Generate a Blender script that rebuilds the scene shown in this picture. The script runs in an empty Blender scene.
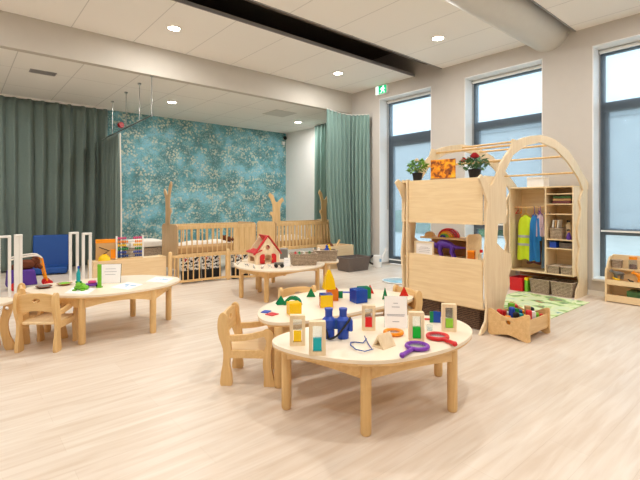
import bpy, bmesh, math, random
from mathutils import Matrix, Vector, Euler
random.seed(7)
C = bpy.context.scene.collection
PI = math.pi
R = math.radians

# ------------------------------------------------------------------ colour / materials
def lin(c):
    o = []
    for v in c[:3]:
        v /= 255.0
        o.append(v / 12.92 if v <= 0.04045 else ((v + 0.055) / 1.055) ** 2.4)
    return (o[0], o[1], o[2], 1.0)

def new_mat(name):
    m = bpy.data.materials.new(name); m.use_nodes = True
    nt = m.node_tree; b = nt.nodes['Principled BSDF']
    return m, nt, b

def plain(name, col, rough=.5, metal=0.0, trans=0.0, alpha=1.0, bump=0.0, bscale=200, coat=0.0, var=0.04, ior=1.45):
    m, nt, b = new_mat(name)
    b.inputs['Roughness'].default_value = rough
    b.inputs['Metallic'].default_value = metal
    b.inputs['Transmission Weight'].default_value = trans
    b.inputs['IOR'].default_value = ior
    b.inputs['Alpha'].default_value = alpha
    b.inputs['Coat Weight'].default_value = coat
    tc = nt.nodes.new('ShaderNodeTexCoord')
    n = nt.nodes.new('ShaderNodeTexNoise'); n.inputs['Scale'].default_value = 9; n.inputs['Detail'].default_value = 3
    nt.links.new(tc.outputs['Object'], n.inputs['Vector'])
    r = nt.nodes.new('ShaderNodeValToRGB')
    l = lin(col)
    r.color_ramp.elements[0].position = .3; r.color_ramp.elements[1].position = .7
    r.color_ramp.elements[0].color = (l[0]*(1-var), l[1]*(1-var), l[2]*(1-var), 1)
    r.color_ramp.elements[1].color = (min(1, l[0]*(1+var)), min(1, l[1]*(1+var)), min(1, l[2]*(1+var)), 1)
    nt.links.new(n.outputs['Fac'], r.inputs['Fac'])
    nt.links.new(r.outputs['Color'], b.inputs['Base Color'])
    if bump:
        n2 = nt.nodes.new('ShaderNodeTexNoise'); n2.inputs['Scale'].default_value = bscale
        nt.links.new(tc.outputs['Object'], n2.inputs['Vector'])
        bp = nt.nodes.new('ShaderNodeBump'); bp.inputs['Strength'].default_value = bump; bp.inputs['Distance'].default_value = .01
        nt.links.new(n2.outputs['Fac'], bp.inputs['Height']); nt.links.new(bp.outputs['Normal'], b.inputs['Normal'])
    return m

def wood(name, c1, c2, axis='X', rough=.42, scale=3.0):
    m, nt, b = new_mat(name)
    tc = nt.nodes.new('ShaderNodeTexCoord'); mp = nt.nodes.new('ShaderNodeMapping')
    s = [11, 11, 11]; s['XYZ'.index(axis)] = 1.0
    mp.inputs['Scale'].default_value = s
    n = nt.nodes.new('ShaderNodeTexNoise'); n.inputs['Scale'].default_value = scale; n.inputs['Detail'].default_value = 6
    n.inputs['Distortion'].default_value = .8
    r = nt.nodes.new('ShaderNodeValToRGB')
    r.color_ramp.elements[0].position = .3; r.color_ramp.elements[1].position = .72
    r.color_ramp.elements[0].color = lin(c1); r.color_ramp.elements[1].color = lin(c2)
    nt.links.new(tc.outputs['Object'], mp.inputs['Vector']); nt.links.new(mp.outputs['Vector'], n.inputs['Vector'])
    nt.links.new(n.outputs['Fac'], r.inputs['Fac']); nt.links.new(r.outputs['Color'], b.inputs['Base Color'])
    b.inputs['Roughness'].default_value = rough
    return m

def tinted(name, col, opacity=.55, rough=.08):
    """coloured see-through plastic"""
    m, nt, b = new_mat(name)
    out = nt.nodes['Material Output']
    b.inputs['Base Color'].default_value = lin(col); b.inputs['Roughness'].default_value = rough
    t = nt.nodes.new('ShaderNodeBsdfTransparent'); l = lin(col); k = .25
    t.inputs['Color'].default_value = (k+(1-k)*l[0], k+(1-k)*l[1], k+(1-k)*l[2], 1) if opacity < .3 else l
    mx = nt.nodes.new('ShaderNodeMixShader'); mx.inputs['Fac'].default_value = opacity
    nt.links.new(t.outputs[0], mx.inputs[1]); nt.links.new(b.outputs[0], mx.inputs[2]); nt.links.new(mx.outputs[0], out.inputs['Surface'])
    return m

def wicker(name, c1, c2):
    m, nt, b = new_mat(name)
    tc = nt.nodes.new('ShaderNodeTexCoord')
    v = nt.nodes.new('ShaderNodeTexNoise'); v.inputs['Scale'].default_value = 55; v.inputs['Detail'].default_value = 2
    mp = nt.nodes.new('ShaderNodeMapping'); mp.inputs['Scale'].default_value = (.45, .45, 1.6)
    w = nt.nodes.new('ShaderNodeTexWave'); w.bands_direction = 'Z'; w.inputs['Scale'].default_value = 16; w.inputs['Distortion'].default_value = 3
    w.inputs['Detail Scale'].default_value = 6
    mx = nt.nodes.new('ShaderNodeMath'); mx.operation = 'ADD'
    sc = nt.nodes.new('ShaderNodeMath'); sc.operation = 'MULTIPLY'; sc.inputs[1].default_value = .5
    r = nt.nodes.new('ShaderNodeValToRGB')
    r.color_ramp.elements[0].position = .32; r.color_ramp.elements[1].position = .68
    r.color_ramp.elements[0].color = lin(c1); r.color_ramp.elements[1].color = lin(c2)
    nt.links.new(tc.outputs['Object'], mp.inputs['Vector']); nt.links.new(mp.outputs['Vector'], v.inputs['Vector'])
    nt.links.new(tc.outputs['Object'], w.inputs['Vector'])
    nt.links.new(v.outputs['Fac'], mx.inputs[0]); nt.links.new(w.outputs['Fac'], mx.inputs[1])
    nt.links.new(mx.outputs[0], sc.inputs[0]); nt.links.new(sc.outputs[0], r.inputs['Fac'])
    nt.links.new(r.outputs['Color'], b.inputs['Base Color'])
    bp = nt.nodes.new('ShaderNodeBump'); bp.inputs['Strength'].default_value = .8; bp.inputs['Distance'].default_value = .008
    nt.links.new(sc.outputs[0], bp.inputs['Height']); nt.links.new(bp.outputs['Normal'], b.inputs['Normal'])
    b.inputs['Roughness'].default_value = .8
    return m

def emit(name, col, strength):
    m, nt, b = new_mat(name)
    b.inputs['Base Color'].default_value = lin(col)
    b.inputs['Emission Color'].default_value = lin(col); b.inputs['Emission Strength'].default_value = strength
    return m

M = {}
M['ply'] = wood('birch plywood', (232, 204, 158), (244, 220, 178), 'Y')
M['plyx'] = wood('birch plywood lengthwise', (228, 198, 152), (240, 214, 172), 'X')
M['plyv'] = wood('birch plywood upright', (230, 206, 168), (243, 224, 190), 'Z')
M['plyedge'] = wood('plywood in warm tone', (214, 174, 118), (232, 196, 142), 'X')
M['beech'] = wood('beech', (216, 176, 116), (233, 197, 140), 'Z')
M['beechx'] = wood('beech rails', (218, 178, 118), (235, 200, 144), 'X')
M['crib'] = wood('crib beech', (214, 174, 116), (232, 198, 144), 'Z')
M['cribend'] = wood('crib end board', (196, 162, 120), (208, 176, 134), 'Z')
M['brownwood'] = wood('brown shaded board', (150, 98, 52), (172, 118, 68), 'Y')
M['tabletop'] = plain('cream laminate', (240, 226, 204), .34, var=.015)
M['white'] = plain('white paint', (235, 233, 228), .45, var=.01)
M['whiteplastic'] = plain('white plastic', (240, 240, 238), .3, var=.01)
M['paper'] = plain('paper', (244, 243, 243), .7, var=.01)
M['frame'] = plain('grey window frame', (92, 102, 110), .45, var=.02)
M['metal'] = plain('brushed steel', (170, 170, 168), .3, 1.0)
M['black'] = plain('black plastic', (22, 22, 24), .5)
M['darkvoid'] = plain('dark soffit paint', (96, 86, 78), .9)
M['grey'] = plain('grey trim', (150, 148, 146), .5)
M['greyfab'] = plain('grey felt', (120, 118, 112), .9)
M['duct'] = plain('painted duct', (206, 203, 196), .5, var=.01)
M['wick'] = wicker('grey brown wicker', (112, 94, 78), (198, 178, 154))
M['wickd'] = wicker('dark brown wicker', (50, 34, 26), (122, 92, 68))
M['wickg'] = wicker('grey felt wicker', (84, 74, 70), (124, 112, 104))
M['redwood'] = plain('red paint', (206, 40, 44), .4)
M['red'] = plain('red plastic', (206, 30, 36), .35)
M['yellow'] = plain('yellow plastic', (246, 204, 20), .35)
M['orange'] = plain('orange plastic', (245, 150, 20), .35)
M['purple'] = plain('purple plastic', (120, 52, 170), .35)
M['dinopurple'] = plain('purple toy', (84, 46, 150), .5)
M['blue'] = plain('blue plastic', (36, 74, 178), .35)
M['navy'] = plain('blue vinyl', (26, 76, 150), .55, var=.02)
M['teal'] = plain('teal plastic', (24, 160, 170), .35)
M['green'] = plain('green plastic', (20, 140, 70), .35)
M['lime'] = plain('lime plastic', (120, 190, 50), .4)
M['pink'] = plain('pink plastic', (214, 70, 130), .4)
M['brown'] = plain('brown plush', (110, 58, 34), .9, bump=.4, bscale=300)
M['tan'] = plain('tan cloth', (200, 160, 110), .8)
M['cream'] = plain('cream fabric', (236, 230, 220), .85)
M['leaf'] = plain('leaf green', (110, 158, 44), .5, var=.25)
M['leafd'] = plain('dark leaf green', (70, 112, 62), .5, var=.25)
M['rosepetal'] = plain('rose red', (176, 16, 30), .5, var=.1)
M['soil'] = plain('white blossoms', (232, 214, 190), .8)
M['glass'] = tinted('window glass', (215, 232, 240), .06, .02)
M['acrylic'] = tinted('clear acrylic', (240, 245, 246), .14, .05)
M['tyellow'] = tinted('yellow tile', (255, 222, 16), .7)
M['tblue'] = tinted('blue tile', (20, 80, 190), .72)
M['tgreen'] = tinted('green tile', (10, 150, 90), .66)
M['tred'] = tinted('red tile', (225, 50, 40), .66)
M['torange'] = tinted('orange tile', (240, 140, 20), .66)
M['sandyellow'] = plain('yellow liquid', (250, 208, 10), .3)
M['sandteal'] = plain('teal liquid', (0, 178, 190), .3)
M['sandred'] = plain('red liquid', (228, 24, 30), .3)
M['sandgreen'] = plain('green liquid', (24, 200, 60), .3)
M['sandlime'] = plain('lime liquid', (150, 214, 60), .3)
M['hivis'] = plain('hi vis yellow', (206, 232, 40), .7, bump=.2, bscale=60)
M['silver'] = plain('reflective band', (176, 180, 182), .4)
M['clothblue'] = plain('blue satin cloth', (30, 120, 190), .6)
M['clothdenim'] = plain('pale denim cloth', (120, 150, 180), .8)
M['clothlilac'] = plain('lilac white cloth', (206, 186, 206), .8)
M['clothmaroon'] = plain('maroon cloth', (120, 70, 72), .85)
M['lens'] = tinted('lens', (240, 244, 246), .1, .03)
M['blueprint'] = plain('pale blue print', (150, 188, 220), .7)
M['greyink'] = plain('grey ink', (168, 170, 178), .8)

# ---- printed / patterned surfaces
def floor_mat():
    m, nt, b = new_mat('pale oak planks')
    tc = nt.nodes.new('ShaderNodeTexCoord')
    br = nt.nodes.new('ShaderNodeTexBrick')
    br.inputs['Scale'].default_value = 1; br.inputs['Brick Width'].default_value = 1.5; br.inputs['Row Height'].default_value = .2
    br.inputs['Mortar Size'].default_value = .0016; br.inputs['Mortar Smooth'].default_value = .6; br.inputs['Bias'].default_value = 0
    br.offset = .37
    br.inputs['Color1'].default_value = lin((225, 213, 199)); br.inputs['Color2'].default_value = lin((229, 219, 206)); br.inputs['Mortar'].default_value = lin((216, 203, 188))
    mp = nt.nodes.new('ShaderNodeMapping'); mp.inputs['Scale'].default_value = (.8, 9, 1)
    n = nt.nodes.new('ShaderNodeTexNoise'); n.inputs['Scale'].default_value = 2.2; n.inputs['Detail'].default_value = 8; n.inputs['Distortion'].default_value = .6
    r = nt.nodes.new('ShaderNodeValToRGB')
    r.color_ramp.elements[0].position = .3; r.color_ramp.elements[1].position = .68
    r.color_ramp.elements[0].color = lin((238, 230, 222)); r.color_ramp.elements[1].color = (1, 1, 1, 1)
    mx = nt.nodes.new('ShaderNodeMixRGB'); mx.blend_type = 'MULTIPLY'; mx.inputs['Fac'].default_value = 1
    nt.links.new(tc.outputs['Object'], br.inputs['Vector']); nt.links.new(tc.outputs['Object'], mp.inputs['Vector']); nt.links.new(mp.outputs['Vector'], n.inputs['Vector'])
    nt.links.new(n.outputs['Fac'], r.inputs['Fac']); nt.links.new(br.outputs['Color'], mx.inputs[1]); nt.links.new(r.outputs['Color'], mx.inputs[2])
    nt.links.new(mx.outputs[0], b.inputs['Base Color'])
    b.inputs['Roughness'].default_value = .38; b.inputs['Specular IOR Level'].default_value = .4
    return m
M['floor'] = floor_mat()

def ceiling_mat(name, col, tx, ox, ty=None, oy=0):
    m, nt, b = new_mat(name)
    tc = nt.nodes.new('ShaderNodeTexCoord'); sp = nt.nodes.new('ShaderNodeSeparateXYZ')
    nt.links.new(tc.outputs['Object'], sp.inputs[0])
    def line(sock, period, off):
        a = nt.nodes.new('ShaderNodeMath'); a.operation = 'SUBTRACT'; a.inputs[1].default_value = off
        nt.links.new(sock, a.inputs[0])
        p = nt.nodes.new('ShaderNodeMath'); p.operation = 'PINGPONG'; p.inputs[1].default_value = period / 2
        nt.links.new(a.outputs[0], p.inputs[0])
        l = nt.nodes.new('ShaderNodeMath'); l.operation = 'LESS_THAN'; l.inputs[1].default_value = .006
        nt.links.new(p.outputs[0], l.inputs[0])
        return l.outputs[0]
    f = line(sp.outputs['X'], tx, ox)
    if ty:
        g = line(sp.outputs['Y'], ty, oy)
        mxx = nt.nodes.new('ShaderNodeMath'); mxx.operation = 'MAXIMUM'
        nt.links.new(f, mxx.inputs[0]); nt.links.new(g, mxx.inputs[1]); f = mxx.outputs[0]
    mx = nt.nodes.new('ShaderNodeMixRGB'); l = lin(col)
    mx.inputs[1].default_value = l; mx.inputs[2].default_value = (l[0]*.72, l[1]*.72, l[2]*.72, 1)
    nt.links.new(f, mx.inputs['Fac']); nt.links.new(mx.outputs[0], b.inputs['Base Color'])
    b.inputs['Roughness'].default_value = .85
    return m
M['ceil'] = ceiling_mat('ceiling panels', (242, 239, 234), .858, 1.28)
M['ceil2'] = ceiling_mat('ceiling panels near', (242, 239, 234), .83, 4.25)
M['ceillow'] = ceiling_mat('lower ceiling tiles', (238, 236, 231), .82, .66, 1.2, 8.1)
M['wall'] = plain('warm white wall paint', (196, 190, 183), .75, var=.01)
M['bulk'] = plain('bulkhead paint', (196, 190, 180), .75, var=.01)
M['wallw'] = plain('white wall paint', (232, 230, 226), .75, var=.01)

def wallpaper():
    m, nt, b = new_mat('teal blossom wallpaper')
    tc = nt.nodes.new('ShaderNodeTexCoord'); L = nt.links.new
    def noise(scale, detail=2, dist=0):
        n = nt.nodes.new('ShaderNodeTexNoise'); n.inputs['Scale'].default_value = scale; n.inputs['Detail'].default_value = detail; n.inputs['Distortion'].default_value = dist
        L(tc.outputs['Object'], n.inputs['Vector']); return n.outputs['Fac']
    def ramp(s, stops):
        r = nt.nodes.new('ShaderNodeValToRGB'); e = r.color_ramp.elements
        while len(e) < len(stops): e.new(.5)
        for k, (p, c) in enumerate(stops): e[k].position = p; e[k].color = c
        L(s, r.inputs['Fac']); return r.outputs['Color']
    base = ramp(noise(2.4, 3), [(.38, lin((82, 132, 138))), (.5, lin((94, 156, 166))), (.62, lin((126, 190, 208)))])
    mp = nt.nodes.new('ShaderNodeMapping'); mp.inputs['Scale'].default_value = (1, 1, 1.8); L(tc.outputs['Object'], mp.inputs['Vector'])
    def wide(scale, detail):
        n = nt.nodes.new('ShaderNodeTexNoise'); n.inputs['Scale'].default_value = scale; n.inputs['Detail'].default_value = detail
        L(mp.outputs['Vector'], n.inputs['Vector']); return n.outputs['Fac']
    W = (1, 1, 1, 1); K = (0, 0, 0, 1)
    v = nt.nodes.new('ShaderNodeTexVoronoi'); v.inputs['Scale'].default_value = 17; v.inputs['Randomness'].default_value = 1
    L(tc.outputs['Object'], v.inputs['Vector'])
    spots = ramp(v.outputs['Distance'], [(.34, W), (.52, K)])
    clus = ramp(wide(2.7, 5), [(.44, K), (.55, W)])
    v2 = nt.nodes.new('ShaderNodeTexVoronoi'); v2.inputs['Scale'].default_value = 27
    L(tc.outputs['Object'], v2.inputs['Vector'])
    spots2 = ramp(v2.outputs['Distance'], [(.3, W), (.5, K)])
    clus2 = ramp(wide(3.4, 4), [(.40, K), (.54, W)])
    stems = ramp(noise(6, 4, 2.5), [(.475, K), (.495, W), (.505, W), (.525, K)])
    def mix(f, a, c, fac=1):
        x = nt.nodes.new('ShaderNodeMixRGB')
        mm = nt.nodes.new('ShaderNodeMath'); mm.operation = 'MULTIPLY'; mm.inputs[1].default_value = fac
        L(f, mm.inputs[0]); L(mm.outputs[0], x.inputs['Fac']); L(a, x.inputs[1]); x.inputs[2].default_value = lin(c); return x.outputs[0]
    def mul(a, c):
        x = nt.nodes.new('ShaderNodeMath'); x.operation = 'MULTIPLY'; L(a, x.inputs[0]); L(c, x.inputs[1]); return x.outputs[0]
    col = mix(stems, base, (104, 112, 92), .7)
    col = mix(mul(spots2, clus2), col, (160, 192, 190), .7)
    col = mix(mul(spots, clus), col, (212, 214, 192), .72)
    L(col, b.inputs['Base Color']); b.inputs['Roughness'].default_value = .7
    return m
M['wallpaper'] = wallpaper()

def cloth(name, c, c2):
    m, nt, b = new_mat(name)
    tc = nt.nodes.new('ShaderNodeTexCoord'); n = nt.nodes.new('ShaderNodeTexNoise'); n.inputs['Scale'].default_value = 30; n.inputs['Detail'].default_value = 4
    r = nt.nodes.new('ShaderNodeValToRGB'); r.color_ramp.elements[0].color = lin(c); r.color_ramp.elements[1].color = lin(c2)
    nt.links.new(tc.outputs['Object'], n.inputs['Vector']); nt.links.new(n.outputs['Fac'], r.inputs['Fac']); nt.links.new(r.outputs['Color'], b.inputs['Base Color'])
    b.inputs['Roughness'].default_value = .8; b.inputs['Sheen Weight'].default_value = .2
    return m
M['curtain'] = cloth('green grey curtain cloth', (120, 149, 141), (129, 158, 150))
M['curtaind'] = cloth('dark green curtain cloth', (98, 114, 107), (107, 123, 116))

def mesh_blind():
    m, nt, b = new_mat('sunscreen mesh fabric')
    out = nt.nodes['Material Output']
    d = nt.nodes.new('ShaderNodeBsdfTranslucent'); d.inputs['Color'].default_value = (.70, .72, .74, 1)
    t = nt.nodes.new('ShaderNodeBsdfTransparent'); t.inputs['Color'].default_value = (.97, .985, 1, 1)
    mx = nt.nodes.new('ShaderNodeMixShader'); mx.inputs['Fac'].default_value = .24
    nt.links.new(t.outputs[0], mx.inputs[1]); nt.links.new(d.outputs[0], mx.inputs[2]); nt.links.new(mx.outputs[0], out.inputs['Surface'])
    nt.nodes.remove(b)
    return m
M['blind'] = mesh_blind()

def two_tone(name, scale, stops, rough=.7, kind='noise', detail=3, dist=0.6):
    m, nt, b = new_mat(name)
    tc = nt.nodes.new('ShaderNodeTexCoord')
    if kind == 'voronoi':
        n = nt.nodes.new('ShaderNodeTexVoronoi'); o = n.outputs['Distance']
    else:
        n = nt.nodes.new('ShaderNodeTexNoise'); n.inputs['Detail'].default_value = detail; n.inputs['Distortion'].default_value = dist; o = n.outputs['Fac']
    n.inputs['Scale'].default_value = scale
    r = nt.nodes.new('ShaderNodeValToRGB'); e = r.color_ramp.elements
    while len(e) < len(stops): e.new(.5)
    for k, (p, c) in enumerate(stops): e[k].position = p; e[k].color = lin(c)
    nt.links.new(tc.outputs['Object'], n.inputs['Vector']); nt.links.new(o, r.inputs['Fac']); nt.links.new(r.outputs['Color'], b.inputs['Base Color'])
    b.inputs['Roughness'].default_value = rough
    return m
M['rug'] = two_tone('printed play rug', 4.6, [(.3, (92, 150, 150)), (.36, (210, 226, 190)), (.5, (222, 232, 184)), (.57, (176, 208, 130)), (.62, (110, 150, 110)), (.68, (172, 132, 88))], .9)
M['cow'] = two_tone('black and white print', 24, [(.44, (30, 30, 32)), (.5, (235, 232, 226)), (.62, (235, 232, 226)), (.66, (176, 40, 40))], .8)
M['dalmatian'] = two_tone('black spots on white', 60, [(.40, (28, 28, 30)), (.46, (240, 236, 230))], .5)
M['canvas'] = two_tone('orange painting', 15, [(.3, (60, 40, 26)), (.4, (150, 76, 20)), (.48, (236, 140, 16)), (.6, (248, 186, 30)), (.75, (250, 206, 70))], .6, detail=5, dist=.4)
M['brick'] = two_tone('grey brick facade', .6, [(.3, (172, 166, 162)), (.7, (186, 180, 174))], .9)
M['paving'] = two_tone('outdoor paving', 1.2, [(.3, (176, 172, 164)), (.7, (190, 186, 178))], .9)
M['hedge'] = two_tone('hedge leaves', 5, [(.3, (60, 84, 60)), (.7, (110, 136, 96))], .9)

# ------------------------------------------------------------------ mesh builder
class MB:
    def __init__(s): s.bm = bmesh.new()
    def _mesh(s, verts, faces, mtx=None):
        vs = [s.bm.verts.new((mtx @ Vector(v)) if mtx else v) for v in verts]
        for f in faces:
            try: s.bm.faces.new([vs[i] for i in f])
            except ValueError: pass
        return s
    def box(s, c, d, rz=0, mtx=None):
        x, y, z = d[0]/2, d[1]/2, d[2]/2
        v = [(i*x, j*y, k*z) for i in (-1, 1) for j in (-1, 1) for k in (-1, 1)]
        f = [(0,1,3,2),(4,6,7,5),(0,4,5,1),(2,3,7,6),(0,2,6,4),(1,5,7,3)]
        mt = Matrix.Translation(c) @ Matrix.Rotation(rz, 4, 'Z')
        if mtx: mt = mt @ mtx
        return s._mesh(v, f, mt)
    def ext(s, x0, x1, y0, y1, z0, z1):
        return s.box(((x0+x1)/2, (y0+y1)/2, (z0+z1)/2), (abs(x1-x0), abs(y1-y0), abs(z1-z0)))
    def tube(s, pts, r, seg=10, closed=False, caps=True):
        pts = [Vector(p) for p in pts]; n = len(pts)
        rr = r if isinstance(r, (list, tuple)) else [r]*n
        rings = []; up = None
        for i, p in enumerate(pts):
            if closed: t = pts[(i+1) % n] - pts[i-1]
            else: t = pts[min(i+1, n-1)] - pts[max(i-1, 0)]
            t.normalize()
            if up is None:
                up = Vector((0, 0, 1)) if abs(t.z) < .9 else Vector((1, 0, 0))
            a = t.cross(up)
            if a.length < 1e-5: a = t.orthogonal()
            a.normalize(); b2 = a.cross(t); up = b2
            rings.append([s.bm.verts.new(p + (a*math.cos(2*PI*k/seg) + b2*math.sin(2*PI*k/seg))*rr[i]) for k in range(seg)])
        m = n if closed else n-1
        for i in range(m):
            A, B = rings[i], rings[(i+1) % n]
            for k in range(seg):
                s.bm.faces.new((A[k], A[(k+1) % seg], B[(k+1) % seg], B[k]))
        if caps and not closed:
            s.bm.faces.new(rings[0][::-1]); s.bm.faces.new(rings[-1])
        return s
    def cyl(s, p0, p1, r0, r1=None, seg=16): return s.tube([p0, p1], [r0, r0 if r1 is None else r1], seg)
    def lathe(s, prof, c=(0, 0, 0), seg=20, mtx=None):
        rings = []; mt = Matrix.Translation(c)
        if mtx: mt = mt @ mtx
        for (r, z) in prof:
            if r < 1e-5: rings.append([s.bm.verts.new(mt @ Vector((0, 0, z)))])
            else: rings.append([s.bm.verts.new(mt @ Vector((r*math.cos(2*PI*k/seg), r*math.sin(2*PI*k/seg), z))) for k in range(seg)])
        for A, B in zip(rings, rings[1:]):
            for k in range(seg):
                q = [A[k % len(A)], A[(k+1) % len(A)], B[(k+1) % len(B)], B[k % len(B)]]
                q = list(dict.fromkeys(q))
                if len(q) > 2: s.bm.faces.new(q)
        for rg, rev in ((rings[0], True), (rings[-1], False)):
            if len(rg) > 2: s.bm.faces.new(rg[::-1] if rev else rg)
        return s
    def ball(s, c, r, seg=14, rings=9, mtx=None):
        if not isinstance(r, (tuple, list)): r = (r, r, r)
        prof = [(math.sin(PI*i/rings), -math.cos(PI*i/rings)) for i in range(rings+1)]
        mt = (mtx or Matrix()) @ Matrix.Diagonal((r[0], r[1], r[2], 1))
        return s.lathe(prof, c, seg, mt)
    def plate(s, loops, t, mtx=None):
        """2D outlines (outer first, then holes) made into a board of thickness t; local z is the thickness"""
        cu = bpy.data.curves.new('tmp', 'CURVE'); cu.dimensions = '2D'; cu.fill_mode = 'BOTH'; cu.extrude = t/2
        for lp in loops:
            sp = cu.splines.new('POLY'); sp.points.add(len(lp)-1)
            for p, q in zip(sp.points, lp): p.co = (q[0], q[1], 0, 1)
            sp.use_cyclic_u = True
        ob = bpy.data.objects.new('tmp', cu)
        me = bpy.data.meshes.new_from_object(ob)
        vs = [v.co.copy() for v in me.vertices]; fs = [tuple(p.vertices) for p in me.polygons]
        bpy.data.objects.remove(ob); bpy.data.meshes.remove(me); bpy.data.curves.remove(cu)
        b = bmesh.new(); vv = [b.verts.new(v) for v in vs]
        for f in fs:
            try: b.faces.new([vv[i] for i in f])
            except ValueError: pass
        bmesh.ops.remove_doubles(b, verts=b.verts, dist=1e-5)
        b.verts.index_update()
        s._mesh([v.co.copy() for v in b.verts], [[v.index for v in f.verts] for f in b.faces], mtx)
        b.free(); return s
    def grid(s, fn, nu, nv):
        vs = [[s.bm.verts.new(fn(i/nu, j/nv)) for j in range(nv+1)] for i in range(nu+1)]
        for i in range(nu):
            for j in range(nv):
                s.bm.faces.new((vs[i][j], vs[i+1][j], vs[i+1][j+1], vs[i][j+1]))
        return s
    def build(s, name, mat, parent=None, world=False, bevel=0, solid=0, smooth=True, seg=2):
        bmesh.ops.recalc_face_normals(s.bm, faces=s.bm.faces)
        off = Vector((0, 0, 0))
        if parent is None:
            xs = [v.co for v in s.bm.verts]
            lo = Vector([min(v[i] for v in xs) for i in range(3)]); hi = Vector([max(v[i] for v in xs) for i in range(3)])
            off = Vector(((lo.x+hi.x)/2, (lo.y+hi.y)/2, lo.z))
        elif world:
            p = parent
            while p: off += p.location; p = p.parent
        for v in s.bm.verts: v.co -= off
        me = bpy.data.meshes.new(name); s.bm.to_mesh(me); s.bm.free()
        o = bpy.data.objects.new(name, me); C.objects.link(o)
        if parent: o.parent = parent
        else: o.location = off
        me.materials.append(M[mat] if isinstance(mat, str) else mat)
        if smooth:
            me.polygons.foreach_set('use_smooth', [True]*len(me.polygons)); me.set_sharp_from_angle(angle=R(38))
        if solid:
            md = o.modifiers.new('thick', 'SOLIDIFY'); md.thickness = solid
        if bevel:
            md = o.modifiers.new('edge', 'BEVEL'); md.width = bevel; md.segments = seg; md.limit_method = 'ANGLE'; md.angle_limit = R(40)
            md.harden_normals = False
        return o

def tag(o, label, cat, group=None, kind=None):
    o['label'] = label; o['category'] = cat
    if group: o['group'] = group
    if kind: o['kind'] = kind
    return o
def thing(name, label, cat, loc=(0, 0, 0), rz=0, group=None):
    o = bpy.data.objects.new(name, None); C.objects.link(o); o.empty_display_size = .1
    o.location = loc; o.rotation_euler = (0, 0, rz)
    return tag(o, label, cat, group)
def copy_tree(o, parent=None):
    c = o.copy(); C.objects.link(c)
    if parent: c.parent = parent
    for ch in list(o.children): copy_tree(ch, c)
    return c
def struct(o):
    o['kind'] = 'structure'; return o
def smooth_loop(pts, it=3):
    for _ in range(it):
        q = []
        n = len(pts)
        for i in range(n):
            a, b = pts[i], pts[(i+1) % n]
            q.append((a[0]*.75+b[0]*.25, a[1]*.75+b[1]*.25)); q.append((a[0]*.25+b[0]*.75, a[1]*.25+b[1]*.75))
        pts = q
    return pts
def spline_loop(pts, sub=6):
    out = []; n = len(pts)
    for i in range(n):
        p0, p1, p2, p3 = [Vector(pts[(i+k-1) % n]) for k in range(4)]
        for j in range(sub):
            t = j/sub
            out.append(tuple(.5*((2*p1)+(p2-p0)*t+(2*p0-5*p1+4*p2-p3)*t*t+(3*p1-p0-3*p2+p3)*t**3)))
    return out
def spline(pts, sub=6):
    out = []; n = len(pts); V = [Vector(p) for p in pts]
    for i in range(n-1):
        p0, p1, p2, p3 = V[max(i-1, 0)], V[i], V[i+1], V[min(i+2, n-1)]
        for j in range(sub):
            t = j/sub
            out.append(tuple(.5*((2*p1)+(p2-p0)*t+(2*p0-5*p1+4*p2-p3)*t*t+(3*p1-p0-3*p2+p3)*t**3)))
    out.append(tuple(V[-1])); return out
def circ(cx, cy, r, n=20, a0=0): return [(cx+r*math.cos(a0+2*PI*i/n), cy+r*math.sin(a0+2*PI*i/n)) for i in range(n)]
def rrect(x0, x1, y0, y1, r, n=5):
    o = []
    for cx, cy, a in ((x1-r, y1-r, 0), (x0+r, y1-r, PI/2), (x0+r, y0+r, PI), (x1-r, y0+r, 1.5*PI)):
        o += [(cx+r*math.cos(a+PI/2*i/n), cy+r*math.sin(a+PI/2*i/n)) for i in range(n+1)]
    return o
MX_YZ = Matrix(((0, 0, 1, 0), (1, 0, 0, 0), (0, 1, 0, 0), (0, 0, 0, 1)))   # plate (a,b) -> (thickness x, y=a, z=b)
MX_XZ = Matrix(((1, 0, 0, 0), (0, 0, 1, 0), (0, 1, 0, 0), (0, 0, 0, 1)))   # plate (a,b) -> (x=a, thickness y, z=b)
def T(x, y, z): return Matrix.Translation((x, y, z))
FACE = R(-40.5)
# ================================================================== ROOM
XL, YF, YB = -2.6, -3.6, 10.35
ZC, ZL = 3.88, 3.43
struct(MB().ext(XL, 7.6, YF, YB, -.1, 0).build('floor', 'floor', smooth=False))
# back wall with wallpaper, niche side wall, other walls
struct(MB().ext(XL, 7.6, YB, YB+.12, 0, 4.5).build('wall_back', 'wallpaper', smooth=False))
struct(MB().ext(XL-.12, XL, YF, YB+.12, 0, 4.5).build('wall_left', 'wall', smooth=False))
struct(MB().ext(XL-.12, 7.4, YF-.12, YF, 0, 4.5).build('wall_front', 'wall', smooth=False))
struct(MB().ext(7.5, 7.62, 7.3, YB, 0, 4.5).build('wall_niche', 'wallw', smooth=False))
# window wall with three tall openings
WT = .42
WIN = [(4.884, 6.213, .02, 3.6), (2.825, 4.173, .216, 3.6), (.80, 2.137, .216, 3.6)]
w = MB()
edges = [7.3] + [v for (a, b2, _, _) in WIN for v in (b2, a)] + [YF]
for k in range(0, len(edges), 2): w.ext(7, 7+WT, edges[k+1], edges[k], 0, 4.5)
for (a, b2, z0, z1) in WIN:
    w.ext(7, 7+WT, a, b2, z1, 4.5)
    if z0 > .05: w.ext(7, 7+WT, a, b2, 0, z0)
w.ext(7.42, 7.6, 7.18, 7.3, 0, 4.5)
struct(w.build('wall_right', 'wall', smooth=False))
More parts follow.
